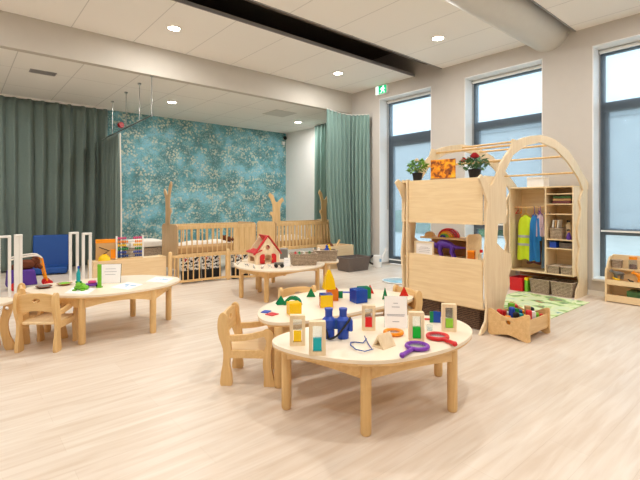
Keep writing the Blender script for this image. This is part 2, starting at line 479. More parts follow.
# baseboard
w = MB()
for k in range(0, len(edges), 2): w.ext(6.985, 7, edges[k+1], edges[k], 0, .07)
w.ext(6.985, 7, WIN[1][0], WIN[1][1], 0, .07).ext(6.985, 7, WIN[2][0], WIN[2][1], 0, .07)
struct(w.build('baseboard_right', 'white', smooth=False))
# ceilings
def slab(name, y0, y1, z, mat, x1=7.0, t=.04):
    return struct(MB().ext(XL, x1, y0, y1, z, z+t).build(name, mat, smooth=False))
for nm, y0, y1, mt in (('ceiling_strip_back', 5.285, 7.05, 'ceil'), ('ceiling_strip_middle', 3.045, 4.635, 'ceil2'), ('ceiling_near', YF, 2.36, 'ceil2')):
    o = slab(nm, y0, y1, ZC, mt)
struct(MB().ext(XL, 7.5, 7.07, YB, ZL, ZL+.04).build('ceiling_lower', 'ceillow', smooth=False))
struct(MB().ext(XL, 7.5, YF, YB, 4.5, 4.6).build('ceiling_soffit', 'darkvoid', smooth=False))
for o in bpy.data.objects:
    if o.name.startswith('ceiling_strip') or o.name in ('ceiling_near', 'ceiling_lower'):
        # texture lines are laid out in room coordinates
        loc = o.location.copy()
        for v in o.data.vertices: v.co += loc
        o.location = (0, 0, 0)
# bulkhead between the two ceiling heights
struct(MB().ext(XL, 7.0, 7.05, 7.17, ZL-.015, ZC+.04).build('trim_1', 'bulk', smooth=False))
# metal edge profiles of the open slots
for i, y in enumerate((5.28, 4.64, 3.05, 2.355)):
    struct(MB().ext(XL, 7.0, y-.008, y+.008, ZC-.010, ZC+.042).build('trim_%d' % (i+2), 'grey', smooth=False))
# dark duct with hangers in the open slot
t = thing('ventilation_duct', 'dark ventilation duct running inside the open ceiling slot above the exit sign', 'duct', (2, 4.95, ZC))
MB().cyl((XL+.05, 4.93, 4.25), (6.98, 4.93, 4.25), .22, seg=24).build('pipe', 'darkvoid', t, world=True)
for x in (.9, 2.75, 4.6, 6.2):
    MB().ext(x-.012, x+.012, 4.62, 4.66, ZC, 4.5).build('hanger', 'grey', t, world=True)
# pale round duct
t = thing('ventilation_duct', 'large pale round ventilation duct ending at the window wall above', 'duct', (4, 2.72, 3.68))
MB().cyl((XL+.05, 2.735, 3.985), (6.985, 2.735, 3.985), .30, seg=40).build('pipe', 'duct', t, world=True)
MB().cyl((6.95, 2.735, 3.985), (6.995, 2.735, 3.985), .305, seg=40).build('collar', 'duct', t, world=True)

# ------------------------------------------------------------------ windows
for i, (a, b2, z0, z1) in enumerate(WIN):
    win = struct(thing('window_%d' % (i+1), 'tall grey framed window', 'window', (7.28, (a+b2)/2, z0)))
    del win['label'], win['category']
    X0, X1, fw = 7.31, 7.37, .07
    f = MB().ext(X0, X1, a, a+fw, z0, z1).ext(X0, X1, b2-fw, b2, z0, z1).ext(X0, X1, a+fw, b2-fw, z1-fw-.02, z1).ext(X0, X1, a+fw, b2-fw, z0, z0+fw)
    struct(f.build('window_frame', 'frame', win, world=True, bevel=.006))
    tz = 2.74
    struct(MB().ext(X0-.01, X1, a+fw, b2-fw, tz-.075, tz+.075).build('transom', 'frame', win, world=True, bevel=.006))
    lo = z0+fw
    if i == 0:      # door leaf inside the frame
        struct(MB().plate([[(a+fw, lo), (b2-fw, lo), (b2-fw, tz-.075), (a+fw, tz-.075)], [(a+fw+.09, lo+.1), (b2-fw-.09, lo+.1), (b2-fw-.09, tz-.165), (a+fw+.09, tz-.165)]], .06, T(7.32, 0, 0) @ MX_YZ).build('window_sash', 'frame', win, world=True, bevel=.006))
        struct(MB().tube([(7.285, a+fw+.045, 1.02), (7.24, a+fw+.045, 1.02), (7.24, a+fw+.17, 1.02)], .011).build('handle', 'metal', win, world=True))
    else:
        struct(MB().ext(X0-.01, X1, a+fw, b2-fw, .86, .96).build('transom', 'frame', win, world=True, bevel=.006))
        struct(MB().ext(X0, X1-.01, a+fw, a+fw+.055, .96, tz-.075).ext(X0, X1-.01, b2-fw-.055, b2-fw, .96, tz-.075).build('window_sash', 'frame', win, world=True, bevel=.006))
    struct(MB().ext(7.34, 7.348, a+fw, b2-fw, lo, z1-fw).build('pane', 'glass', win, world=True, smooth=False))
    if z0 > .1: struct(MB().ext(6.97, 7.30, a+.002, b2-.002, z0-.001, z0+.028).build('window_sill', 'white', win, world=True, bevel=.004))
    # lining of the reveal
    struct(MB().ext(7.002, 7.30, b2-.012, b2, z0+.03, z1).ext(7.002, 7.30, a, a+.012, z0+.03, z1).ext(7.002, 7.30, a, b2, z1-.012, z1).build('window_lining', 'whiteplastic', win, world=True))
    bl = thing('roller_blind', ['translucent roller blind pulled down over the door beside the green curtain', 'translucent roller blind over the window behind the wooden climbing arch', 'translucent roller blind over the window above the low toy shelf'][i], 'blind', (7.25, (a+b2)/2, z1-.1), group='roller blinds')
    MB().cyl((7.255, a+.02, z1-.045), (7.255, b2-.02, z1-.045), .026).build('roller', 'whiteplastic', bl, world=True)
    for yy in (a+.016, b2-.016): MB().ext(7.225, 7.285, yy-.004, yy+.004, z1-.08, z1-.013).build('bracket', 'metal', bl, world=True)
    zb = (z0+.1, z0+.75, .93)[i]
    MB().ext(7.2795, 7.281, a+.03, b2-.03, zb, z1-.045).build('fabric', 'blind', bl, world=True, smooth=False)
    MB().ext(7.272, 7.288, a+.03, b2-.03, zb-.025, zb).build('bottom_bar', 'whiteplastic', bl, world=True)
    ch = MB().tube([(7.235, b2-.022, z1-.06), (7.235, b2-.022, 1.2), (7.265, b2-.022, 1.2), (7.265, b2-.022, z1-.06)], .004, 6)
    ch.build('chain', 'grey', bl, world=True)

# ------------------------------------------------------------------ outside
struct(MB().ext(7.7, 70, -45, 60, -.2, -.12).build('outside_ground', 'paving', smooth=False))
t = thing('outside_building', 'grey brick building across the yard seen hazily through the windows', 'building', (26, 12, -.12))
w = MB().ext(25, 33, -30, 52, -.12, 5.7); w.build('facade', 'brick', t, world=True, smooth=False)
MB().ext(24.9, 33.1, -30.1, 52.1, 5.7, 5.95).build('roof_edge', 'grey', t, world=True)
for k in range(16):
    y = -26+k*4.8
    f = MB().ext(24.93, 25, y, y+1.7, 1.0, 2.6).build('window', 'white', t, world=True)
    MB().ext(24.9, 24.95, y+.1, y+1.6, 1.1, 2.5).build('pane', 'frame', f, world=True)
for k, (y, n) in enumerate(((-3, 'clipped hedge outside the window above the low toy shelf'), (13, 'clipped hedge outside the window behind the wooden climbing arch'), (26, 'clipped hedge outside the glazed door by the curtain'))):
    g = MB().grid(lambda u, v: (18+.5*math.cos(PI*v)+.05*random.random(), y-4+8*u, -.12+1.1*math.sin(PI*v)**.6+.06*random.random()), 40, 12)
    tag(g.build('hedge', 'hedge'), n, 'hedge', 'hedges outside')

# ------------------------------------------------------------------ ceiling fittings
M['lamp'] = emit('lamp disc', (255, 236, 214), 40)
LAMPS = []
def downlight(x, y, z, label):
    t = thing('downlight', label, 'ceiling light', (x, y, z), 0, 'recessed ceiling downlights')
    MB().lathe([(.105, 0), (.105, -.008), (.085, -.012), (.08, -.004), (.08, 0)], seg=24).build('trim_ring', 'white', t)
    MB().lathe([(0, -.006), (.08, -.006), (.08, 0)], seg=24).build('lamp_disc', 'lamp', t)
    d = bpy.data.lights.new('lamp', 'AREA'); d.shape = 'DISK'; d.size = .15; d.energy = POW; d.color = (1, .98, .95)
    l = bpy.data.objects.new('lamp', d); C.objects.link(l); l.parent = t; l.location = (0, 0, -.02)
    LAMPS.append(l)
POW = 30
downlight(2.424, 6.115, ZC, 'ceiling downlight left of the dark slot, above the low cabinet')
downlight(5.688, 6.118, ZC, 'ceiling downlight just left of the exit sign')
downlight(5.67, 3.832, ZC, 'ceiling downlight between the dark slot and the pale duct')
downlight(3.407, 8.702, ZL, 'lower ceiling downlight at the left over the wallpaper')
downlight(6.687, 8.699, ZL, 'lower ceiling downlight in the corner by the white wall')
for x, y in ((-.84, 6.115), (-.84, 3.83), (2.424, 3.83), (-.84, 1.2), (2.424, 1.2), (5.68, 1.2), (-.84, -1.4), (2.424, -1.4), (5.68, -1.4)):
    downlight(x, y, ZC, 'ceiling downlight outside the picture')
downlight(.13, 8.7, ZL, 'lower ceiling downlight outside the picture')

def vent(x, y, w_, d_, n, mat, label):
    t = thing('ceiling_vent', label, 'vent', (x, y, ZL), 0)
    MB().box((0, 0, -.004), (w_, d_, .008)).build('plate', mat, t)
    for k in range(n):
        MB().box((0, -d_*.42+d_*.84*(k+.5)/n, -.012), (w_*.9, d_*.84/n*.45, .008)).build('slat', 'grey', t)
vent(1.07, 8.1, .36, .2, 5, 'grey', 'grey slotted ceiling vent above the left curtain')
vent(5.73, 8.15, .58, .58, 0, 'duct', 'pale square ceiling vent over the cots')
# exit sign on the window wall
t = thing('exit_sign', 'green and white running man exit sign on the window wall', 'sign', (6.96, 6.095, 3.68))
MB().ext(6.925, 6.999, 5.94, 6.25, 3.67, 3.86).build('casing', 'whiteplastic', t, world=True, bevel=.006)
M['exitgreen'] = emit('exit green', (0, 168, 110), 1.1); M['exitwhite'] = emit('exit white', (240, 255, 246), 1.4)
MB().ext(6.921, 6.926, 5.95, 6.17, 3.68, 3.85).build('green_panel', 'exitgreen', t, world=True)
p = MB().ext(6.9165, 6.9215, 6.175, 6.242, 3.68, 3.85)
p.build('door_symbol', 'exitwhite', t, world=True)
def mir(pts): return [(6.06-q[0]*.15, 3.69+q[1]*.15) for q in pts]
p = MB()
for lp in (circ(.18, .9, .11, 12), [(-.1, .78), (.22, .74), (.2, .35), (-.08, .35)], [(-.1, .78), (-.38, .55), (-.33, .48), (-.05, .66)], [(.2, .74), (.5, .6), (.46, .52), (.18, .6)],
           [(.02, .42), (.2, .4), (.42, .2), (.36, -.02), (.28, 0), (.3, .17)], [(-.08, .4), (.06, .36), (-.12, .08), (-.45, .02), (-.45, .1), (-.18, .16)]):
    p.plate([mir(lp)], .004, T(6.919, 0, 0) @ MX_YZ)
p.build('running_man_symbol', 'exitwhite', t, world=True, smooth=False)
# small camera in the niche corner, alarm on the wallpaper
t = thing('security_camera', 'small dark camera high in the corner above the wallpaper', 'camera', (7.4, 10.25, 3.28))
MB().ext(7.40, 7.47, 10.27, 10.35, 3.28, 3.34).build('bracket', 'black', t, world=True, bevel=.01)
MB().ball((7.40, 10.24, 3.27), .05).build('dome', 'black', t, world=True)
MB().ext(7.36, 7.44, 10.31, 10.35, 3.08, 3.18).build('housing', 'whiteplastic', t, world=True, bevel=.01)
t = thing('fire_alarm', 'small red alarm sounder high on the wallpaper beside the curtain rail', 'alarm', (2.867, 10.330, 3.121))
MB().cyl((0, 0, 0), (0, .02, 0), .07, seg=20).build('base', 'redwood', t)
MB().cyl((0, -.05, 0), (0, 0, 0), .05, .06, seg=20).build('sounder', 'red', t)

# ------------------------------------------------------------------ curtains
def curtain(p0, p1, ztop, zbot, n, amp, seed=0, flare=None, wob=.3):
    rn = random.Random(seed); a = Vector((p0[0], p0[1], 0)); b = Vector((p1[0], p1[1], 0)); d = b-a; nrm = Vector((-d.y, d.x, 0)).normalized()
    ph = [rn.uniform(-.6, .6) for _ in range(n*2+2)]; am = [rn.uniform(.65, 1.25) for _ in range(n*2+2)]; dr = [rn.uniform(-wob, wob) for _ in range(n*2+2)]
    def fn(u, v):
        k = u*n; i = int(k); f = k-i
        A = am[i]*(1-f)+am[i+1]*f; P_ = ph[i]*(1-f)+ph[i+1]*f; D = dr[i]*(1-f)+dr[i+1]*f
        uu = u+D*v*v/n*.9
        if flare: uu = u+flare(u, v)
        q = a+d*uu+nrm*(amp*A*(.45+.55*min(1, v*5))*math.sin(2*PI*k+P_+D*v*1.5)+amp*.25*math.sin(4*PI*k+P_*3))
        return (q.x, q.y, ztop+(zbot-ztop)*v)
    return MB().grid(fn, n*14, 26)
t = thing('curtain', 'wide dark green curtain covering the back wall at the far left', 'curtain', (.7, 10.2, .02))
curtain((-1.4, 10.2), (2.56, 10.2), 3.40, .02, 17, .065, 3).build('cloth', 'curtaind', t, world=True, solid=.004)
MB().ext(-1.5, 2.6, 10.18, 10.22, 3.395, 3.43).build('track', 'white', t, world=True)
t = thing('curtain_rail', 'thin metal curtain rail hanging from the lower ceiling on four rods', 'rail', (2.45, 8.7, 2.76))
MB().cyl((2.45, 7.1, 2.77), (2.45, 10.34, 2.73), .014, seg=10).build('rail', 'metal', t, world=True)
for y in (7.12, 7.73, 8.5, 9.42):
    r_ = MB().cyl((2.45, y, 2.75), (2.45, y, 3.43), .007, seg=8).build('rod', 'metal', t, world=True)
    MB().cyl((2.45, y, 3.405), (2.45, y, 3.43), .03, seg=12).build('rod_cap', 'metal', r_, world=True)
t = thing('bunched_curtain', 'dark green curtain bunched at the end of the hanging rail', 'curtain', (2.45, 9.5, .02))
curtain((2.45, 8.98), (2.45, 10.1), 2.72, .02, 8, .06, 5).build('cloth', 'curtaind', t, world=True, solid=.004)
MB().tube([(2.47, 8.96, 2.72), (2.49, 8.955, 1.4), (2.49, 8.95, .03)], .013, 8).build('hem', 'cream', t, world=True)
def gath(t):
    path = spline([(6.17, 7.0), (6.4, 7.0), (6.65, 6.98), (6.83, 6.85), (6.87, 6.62), (6.88, 6.40)], 10)
    rn = random.Random(4); n = 11
    am = [rn.uniform(.6, 1.25) for _ in range(n+2)]; ph = [rn.uniform(-.5, .5) for _ in range(n+2)]
    def fn(u, v):
        uu = min(.9999, max(0, u)); k = uu*(len(path)-1); i = int(k); f = k-i
        a, b = Vector(path[i]), Vector(path[i+1]); q = a+(b-a)*f; d = (b-a).normalized(); nn = Vector((-d.y, d.x))
        kk = u*n; i2 = int(kk); f2 = kk-i2
        A = (am[i2]*(1-f2)+am[i2+1]*f2)*.062*(.4+.6*min(1, v*5)); P_ = ph[i2]*(1-f2)+ph[i2+1]*f2
        q = q+nn*A*math.sin(2*PI*kk+P_+v*.8)
        sh = (1-u)*.42*max(0, v-.4)**1.4
        return (q.x+sh*.8, q.y-sh*.25, ZL-.025-.13*u+(.02-ZL+.025+.13*u)*v)
    MB().grid(fn, n*14, 26).build('cloth', 'curtain', t, world=True, solid=.004)
    MB().tube([(x, y, ZL-.02-.13*i/(len(path)-1)) for i, (x, y) in enumerate(path)], .012, 8).build('track', 'white', t, world=True)
t = thing('gathered_curtain', 'light green curtain gathered beside the glazed door under the bulkhead', 'curtain', (6.6, 7.1, .02))
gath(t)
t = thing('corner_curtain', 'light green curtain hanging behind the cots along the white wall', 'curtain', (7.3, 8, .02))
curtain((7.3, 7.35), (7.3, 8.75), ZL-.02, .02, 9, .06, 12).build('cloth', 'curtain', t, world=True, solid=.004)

# ================================================================== TABLES
def table(name, label, outline, legs, h, lr=.032, flip=False):
    cx = sum(p[0] for p in outline)/len(outline); cy = sum(p[1] for p in outline)/len(outline)
    t = thing(name, label, 'table', (cx, cy, 0))
    o = spline_loop(outline, 6)
    MB().plate([o], .022, T(0, 0, h-.011)).build('tabletop', 'tabletop', t, world=True, bevel=.005)
    MB().plate([[(cx+(x-cx)*.996, cy+(y-cy)*.996) for x, y in o]], .012, T(0, 0, h-.028)).build('top_edge', 'plyedge', t, world=True, bevel=.002)
    for (x, y) in legs:
        MB().lathe([(lr*.8, 0), (lr*.92, .006), (lr, .02), (lr, h-.034)], (x, y, 0), 20).build('leg', 'beech', t, world=True)
    # apron boards arching from leg to leg
    n = len(legs)
    for i in range(n):
        a, b = Vector(legs[i]), Vector(legs[(i+1) % n])
        m = (a+b)/2; L = (b-a).length
        c = Vector((cx, cy)); out = (m-c).normalized()
        best = 0
        if L > .95: best = 0
        else: best = L*.14
        mb = MB(); N = 14; prof = []
        for k in range(N+1):
            s_ = k/N; w_ = 4*s_*(1-s_)
            p = a+(b-a)*s_+out*best*w_
            z0 = h-.034-(.10-.058*w_)
            prof.append((p, z0))
        rows = []
        for (p, z0) in prof:
            nn = out*.011
            rows.append([mb.bm.verts.new(v) for v in ((p.x+nn.x, p.y+nn.y, z0), (p.x-nn.x, p.y-nn.y, z0), (p.x-nn.x, p.y-nn.y, h-.034), (p.x+nn.x, p.y+nn.y, h-.034))])
        for A, B in zip(rows, rows[1:]):
            for k in range(4): mb.bm.faces.new((A[k], A[(k+1) % 4], B[(k+1) % 4], B[k]))
        mb.bm.faces.new(rows[0]); mb.bm.faces.new(rows[-1])
        mb.build('apron', 'beechx', t, world=True)
    return t
H1 = .445
table('half_round_table', 'nearest low rounded table, carrying the liquid frames and magnifiers',
      [(1.50, 2.21), (1.69, 2.325), (2.1, 2.31), (2.49, 2.19), (2.74, 2.02), (2.85, 1.78), (2.69, 1.545), (2.371, 1.444), (2.011, 1.478), (1.719, 1.616), (1.53, 1.92)],
      [(1.61, 2.215), (1.768, 1.67), (2.387, 1.508), (2.80, 1.89)], H1)
H2 = .465
table('half_round_table', 'low rounded table behind the nearest one, carrying coloured see-through tiles',
      [(1.75, 2.78), (1.90, 2.96), (2.14, 3.09), (2.46, 3.20), (2.83, 3.15), (3.13, 2.92), (3.23, 2.62), (3.19, 2.42), (2.98, 2.345), (2.7, 2.345), (2.29, 2.36), (1.97, 2.40), (1.77, 2.48), (1.70, 2.60)],
      [(1.755, 2.51), (2.0, 2.93), (2.83, 3.03), (3.13, 2.47)], H2)
H3 = .465
table('half_round_table', 'low rounded table at the left, carrying papers and a white card',
      [(.512, 5.145), (.676, 5.30), (.9, 5.36), (1.267, 5.385), (1.66, 5.29), (1.90, 4.98), (1.93, 4.70), (1.69, 4.44), (1.38, 4.345), (1.026, 4.36), (.735, 4.56), (.542, 4.88)],
      [(.90, 4.48), (1.53, 4.41), (1.84, 4.80), (1.58, 5.22), (.72, 5.15)], H3)
H4 = .445
table('half_round_table', 'low rounded table in front of the cots, carrying the red roofed toy house',
      [(3.12, 5.60), (2.99, 5.30), (2.975, 5.05), (3.10, 4.66), (3.46, 4.49), (3.84, 4.54), (4.13, 4.73), (4.20, 4.90), (4.0, 5.10), (3.6, 5.40), (3.3, 5.62)],
      [(3.05, 5.27), (3.16, 4.80), (4.10, 4.86), (3.46, 5.44)], H4)
table('half_round_table', 'low rounded table joined behind the toy house table, under a wicker basket',
      [(4.24, 4.84), (4.42, 4.77), (4.60, 4.95), (4.69, 5.2), (4.68, 5.5), (4.5, 5.85), (4.15, 6.05), (3.75, 6.05), (3.42, 5.86), (3.36, 5.68), (3.6, 5.47), (4.0, 5.17)],
      [(4.30, 4.91), (4.58, 5.20), (4.05, 5.95), (3.55, 5.64)], H4)

# ================================================================== CHAIRS
def chair(label, loc, ang, group='wooden toddler chairs'):
    """local frame: the sitter looks along +Y"""
    t = thing('toddler_chair', label, 'chair', (loc[0], loc[1], 0), ang, group)
    hw = .165
    rear = spline_loop([(-.20, 0), (-.125, 0), (-.12, .06), (-.135, .16), (-.125, .26), (-.135, .34), (-.15, .43), (-.155, .5), (-.185, .525), (-.215, .50), (-.225, .43), (-.215, .35), (-.185, .26), (-.185, .17), (-.20, .08)], 4)
    front = spline_loop([(.115, 0), (.185, 0), (.18, .07), (.165, .15), (.165, .25), (.185, .33), (.18, .385), (.15, .41), (.11, .40), (.115, .36), (.13, .32), (.115, .25), (.105, .16), (.115, .07)], 4)
    for s in (-1, 1):
        mx = T(s*hw, 0, 0) @ MX_YZ
        MB().plate([rear], .03, mx).build('rear_post', 'beech', t, bevel=.006)
        MB().plate([front], .03, mx).build('front_leg', 'beech', t, bevel=.006)
        MB().plate([spline([(-.15, .36), (0, .372), (.15, .41)], 6) + spline([(.16, .37), (0, .33), (-.15, .315)], 6)], .028, mx).build('armrest', 'beechx', t, bevel=.006)
        MB().plate([[(-.16, .20), (.14, .20), (.14, .255), (-.16, .255)]], .026, mx).build('seat_rail', 'beechx', t, bevel=.004)
    MB().plate([rrect(-hw+.012, hw-.012, -.165, .16, .03)], .018, T(0, 0, .248)).build('seat', 'ply', t, bevel=.004)
    bk = spline([(-hw+.01, .50), (-.09, .515), (0, .52), (.09, .515), (hw-.01, .50)], 4) + spline([(hw-.01, .345), (.07, .36), (0, .365), (-.07, .36), (-hw+.01, .345)], 4)
    hole = [(x*1.7-0, .455+(y)*1) for x, y in circ(0, 0, .02, 16)]
    MB().plate([bk, hole], .018, T(0, -.175, 0) @ Matrix.Rotation(R(5), 4, 'X') @ T(0, .03, 0) @ MX_XZ).build('backrest', 'beechx', t, bevel=.004)
    MB().ext(-hw+.012, hw-.012, .115, .135, .195, .24).build('front_rail', 'beechx', t, bevel=.004)
    return t
def face(dx, dy): return math.atan2(-dx, dy)
chair('toddler chair facing the tile table, left of the yellow cube', (1.72, 2.79), face(.72, -.69))
chair('toddler chair with its back to us at the left table', (.66, 4.63), face(.62, .78))
chair('toddler chair tucked behind the left table, partly hidden by the nearer chair', (.67, 4.98), face(1, -.1))
chair('toddler chair behind the tile table, back of it above the green arch', (2.42, 3.06), face(-.33, -.95))
chair('toddler chair behind the tile table, beside the wooden arch unit', (3.05, 2.57), face(-.97, .25))
# stool cut by the left frame edge
t = thing('toddler_stool', 'round topped wooden stool cut off by the left edge of the photo', 'stool', (.18, 4.75, 0))
MB().plate([circ(.245, 4.78, .17, 30)], .024, T(0, 0, .432)).build('seat', 'tabletop', t, world=True, bevel=.006)
for k in range(4):
    a = R(-40+90*k+20); d = Vector((math.cos(a), math.sin(a))); 
    lp = spline_loop([(.10, .42), (.17, .42), (.15, .33), (.125, .24), (.14, .13), (.19, .0), (.11, 0), (.075, .12), (.06, .24), (.08, .34)], 4)
    hole = circ(.115, .375, .017, 14)
    MB().plate([lp, hole], .03, T(.245, 4.78, 0) @ Matrix.Rotation(a, 4, 'Z') @ MX_XZ).build('leg', 'beech', t, world=True, bevel=.005)

# ================================================================== NEAR TABLE: liquid frames etc.
def liquid_frame(label, x, y, z, w_, h_, rz, mat, lvl, slant=0):
    t = thing('liquid_frame', label, 'sensory toy', (x, y, z), rz, 'wooden frames with coloured liquid')
    b = .22*w_
    MB().plate([rrect(-w_/2, w_/2, 0, h_, .006), [(-w_/2+b, b*1.1), (w_/2-b, b*1.1), (w_/2-b, h_-b*1.1), (-w_/2+b, h_-b*1.1)]], .042, MX_XZ).build('frame', 'plyv', t, bevel=.003)
    x0, x1, z0, z1 = -w_/2+b, w_/2-b, b*1.1, h_-b*1.1
    MB().ext(x0, x1, -.010, .010, z0+(z1-z0)*lvl+.004, z1).build('window', 'acrylic', t, smooth=False)
    zl = z0+(z1-z0)*lvl
    MB().plate([[(x0+.003, z0+.003), (x1-.003, z0+.003), (x1-.003, zl-slant), (x0+.003, zl+slant)]], .03, MX_XZ).build('liquid', mat, t, smooth=False)
    return t
Z = H1
liquid_frame('wooden frame holding yellow liquid, leftmost on the nearest table', *(1.589, 2.072), Z, .095, .185, FACE+.05, 'sandyellow', .48)
liquid_frame('wooden frame holding teal liquid, standing left of the binoculars', *(1.574, 1.867), Z, .096, .192, FACE+.05, 'sandteal', .5)
liquid_frame('wooden frame holding red liquid, standing behind the spectacles', *(2.149, 2.005), Z, .092, .172, FACE-.05, 'sandred', .52)
liquid_frame('wooden frame holding bright green liquid, in front of the white card', *(2.196, 1.642), Z, .094, .186, FACE-.08, 'sandgreen', .5)
liquid_frame('wooden frame holding pale lime liquid, at the right table edge', *(2.547, 1.635), Z, .095, .185, FACE-.12, 'sandlime', .45)

def magnifier(label, ringc, hand, r_, mat):
    c = Vector(ringc); h = Vector(hand); d = (h-c).normalized()
    t = thing('magnifier', label, 'magnifying glass', (c.x, c.y, Z), 0, 'chunky plastic magnifiers')
    MB().tube([(c.x+r_*math.cos(a), c.y+r_*math.sin(a), Z+.0135) for a in [2*PI*k/36 for k in range(36)]], .0125, 12, closed=True).build('ring', mat, t, world=True)
    MB().lathe([(0, .004), (r_*.8, .001), (r_*.95, 0), (r_*.8, -.001), (0, -.004)], (c.x, c.y, Z+.0135), 30).build('lens', 'lens', t, world=True)
    a = c+d*(r_+.005)
    MB().tube([(a.x, a.y, Z+.0135), (a.x+d.x*.02, a.y+d.y*.02, Z+.0145), (h.x-d.x*.02, h.y-d.y*.02, Z+.0165), (h.x, h.y, Z+.0165), (h.x+d.x*.012, h.y+d.y*.012, Z+.0165)], [.010, .012, .0135, .0165, .009], 14).build('handle', mat, t, world=True)
magnifier('orange magnifier lying in front of the white card', (2.204, 1.832), (2.032, 1.749), .056, 'orange')
magnifier('purple magnifier lying nearest the table front edge', (2.095, 1.560), (1.893, 1.513), .062, 'purple')
magnifier('red magnifier lying at the right end of the table', (2.352, 1.593), (2.291, 1.429), .062, 'red')

# white card in a slanted clear holder
def card(label, base, w_, h_, tilt, rz, lines, group=None, back='acrylic'):
    t = thing('card_holder', label, 'sign', base, rz, group)
    mt = Matrix.Rotation(R(tilt), 4, 'X')
    MB().box((0, 0, h_/2), (w_+.008, .004, h_+.006), 0).build('backing', back, t).matrix_basis = mt
    pp = MB().box((0, -.0032, h_/2), (w_, .0015, h_)).build('paper', 'paper', t); pp.matrix_basis = mt
    for (z, l) in lines:
        MB().box((0, -.0043, h_*z), (w_*l, .0008, h_*.022)).build('printed_line', 'greyink', pp)
    MB().plate([[(0, .004), (.5*h_, .004), (.5*h_, .009), (.012, .009), (math.sin(R(-tilt))*h_*.7, math.cos(R(tilt))*h_*.7)]], .004, T(-w_*.35, 0, 0) @ MX_YZ).build('prop', back, t)
    return t
card('white printed card in a slanted clear holder on the nearest table', (2.329, 1.914, .445), .155, .215, -14, FACE-.12, [(.78, .2), (.66, .35), (.42, .8), (.38, .75), (.2, .3)])

# triangular wooden prism
t = thing('mirror_prism', 'small triangular wooden prism lying by the spectacles', 'toy', (1.977, 1.717, .445), FACE+.75)
tri = [(-.046, 0), (.046, 0), (0, .08)]
MB().plate([tri, [(-.024, .014), (.024, .014), (0, .054)]], .12, MX_YZ).build('body', 'plyv', t, bevel=.002)
MB().box((0, .0268, .042), (.10, .002, .055), 0, Matrix.Rotation(R(31.4), 4, 'X')).build('mirror', 'tabletop', t)
# blue spectacles
c1, c2 = Vector((*(1.883, 1.871), Z)), Vector((*(1.846, 1.735), Z))
t = thing('spectacles', 'blue wire play spectacles lying on the nearest table', 'spectacles', tuple(c1))
g = MB(); g.tube([(1.859, 1.699, .457), (1.795, 1.703, .457), (1.778, 1.758, .457), (1.809, 1.836, .457), (1.847, 1.870, .457), (1.892, 1.880, .447)], .0035, 8)
g.build('rim', 'navy', t, world=True)
MB().tube([(1.859, 1.711, .457), (1.921, 1.793, .45), (1.998, 1.890, .445), (2.027, 1.926, .447)], .0032, 8).build('temple', 'navy', t, world=True)
MB().tube([(1.872, 1.856, .457), (1.898, 1.851, .45), (1.896, 1.815, .456), (1.995, 1.879, .447)], .0032, 8).build('temple', 'navy', t, world=True)
# binoculars
bx, by = (1.861, 2.021)
t = thing('binoculars', 'blue toy binoculars standing upright with a black strap', 'binoculars', (bx, by, Z), FACE)
for s in (-1, 1):
    b = MB().lathe([(.034, 0), (.037, .004), (.037, .05), (.033, .06), (.043, .075), (.043, .12), (.03, .135), (.024, .14), (.024, .175), (.027, .18), (.027, .192), (.02, .192)], (s*.046, 0, .0), 22).build('barrel', 'blue', t)
MB().ext(-.03, .03, -.018, .018, .06, .125).build('bridge', 'navy', t, bevel=.006)
MB().box((.092, -.004, .085), (.03, .05, .075)).build('side_grip', 'blue', t, bevel=.008)
MB().tube(spline([(-.094, -.012, .10), (-.06, -.05, .055), (-.05, -.055, .012), (0, -.062, .03), (.04, -.06, .075), (.085, -.03, .125), (.09, 0, .13)], 6), .007, 8).build('strap', 'black', t)
# blue green colour panel and small things by the lime frame
t = thing('colour_panel', 'small upright panel with blue and green panes behind the lime frame', 'toy', (2.654, 1.819, .445), FACE-.1)
MB().ext(-.012, .016, -.006, .006, 0, .082).build('blue_pane', 'tblue', t, smooth=False)
MB().ext(-.038, -.012, -.006, .006, 0, .08).build('green_pane', 'tgreen', t, smooth=False)
MB().ext(.016, .04, -.006, .006, 0, .078).build('teal_pane', 'tblue', t, smooth=False)
t = MB().box((*(2.686, 1.893), .4495), (.07, .03, .009), FACE); tag(t.build('red_block', 'red', bevel=.002), 'flat red block lying behind the clear cup', 'toy')
t = thing('clear_cup', 'tiny clear cup between the green and lime frames', 'cup', (2.457, 1.728, .445))
MB().lathe([(.02, 0), (.024, .035), (.022, .035), (.018, .003), (0, .003)], seg=18).build('wall', 'acrylic', t)
MB().lathe([(0, .003), (.018, .004), (.018, .008), (0, .008)], seg=18).build('bottom', 'acrylic', t)

# ================================================================== TILE TABLE
Z = H2
def cube(label, px_, s, rz, mats, name='tile_cube', group='see-through magnetic tile cubes'):
    t = thing(name, label, 'toy', px_, rz, group); e = .006; h = s/2
    for k, (ax, sg) in enumerate(((0, -1), (0, 1), (1, -1), (1, 1), (2, 1))):
        m = mats[k % len(mats)]
        if m is None: continue
        c = [0, 0, h]; d = [s-.004]*3; c[ax] += sg*(h-e/2) if ax < 2 else (h-e/2); d[ax] = e
        MB().box(tuple(c), tuple(d)).build('tile', m, t, bevel=.002)
    return t
def tri_tile(label, pos, w_, h_, rz, mat, tilt=0):
    t = thing('triangle_tile', label, 'toy', pos, rz, 'upright triangle tiles')
    MB().plate([[(-w_/2, 0), (w_/2, 0), (0, h_)]], .007, MX_XZ).build('face', mat, t, bevel=.002)
    MB().plate([[(-w_/2, 0), (w_/2, 0), (0, h_)], [(-w_/2*.78, h_*.09), (w_/2*.78, h_*.09), (0, h_*.84)]], .0085, MX_XZ).build('rim', mat, t, bevel=.001)
    return t
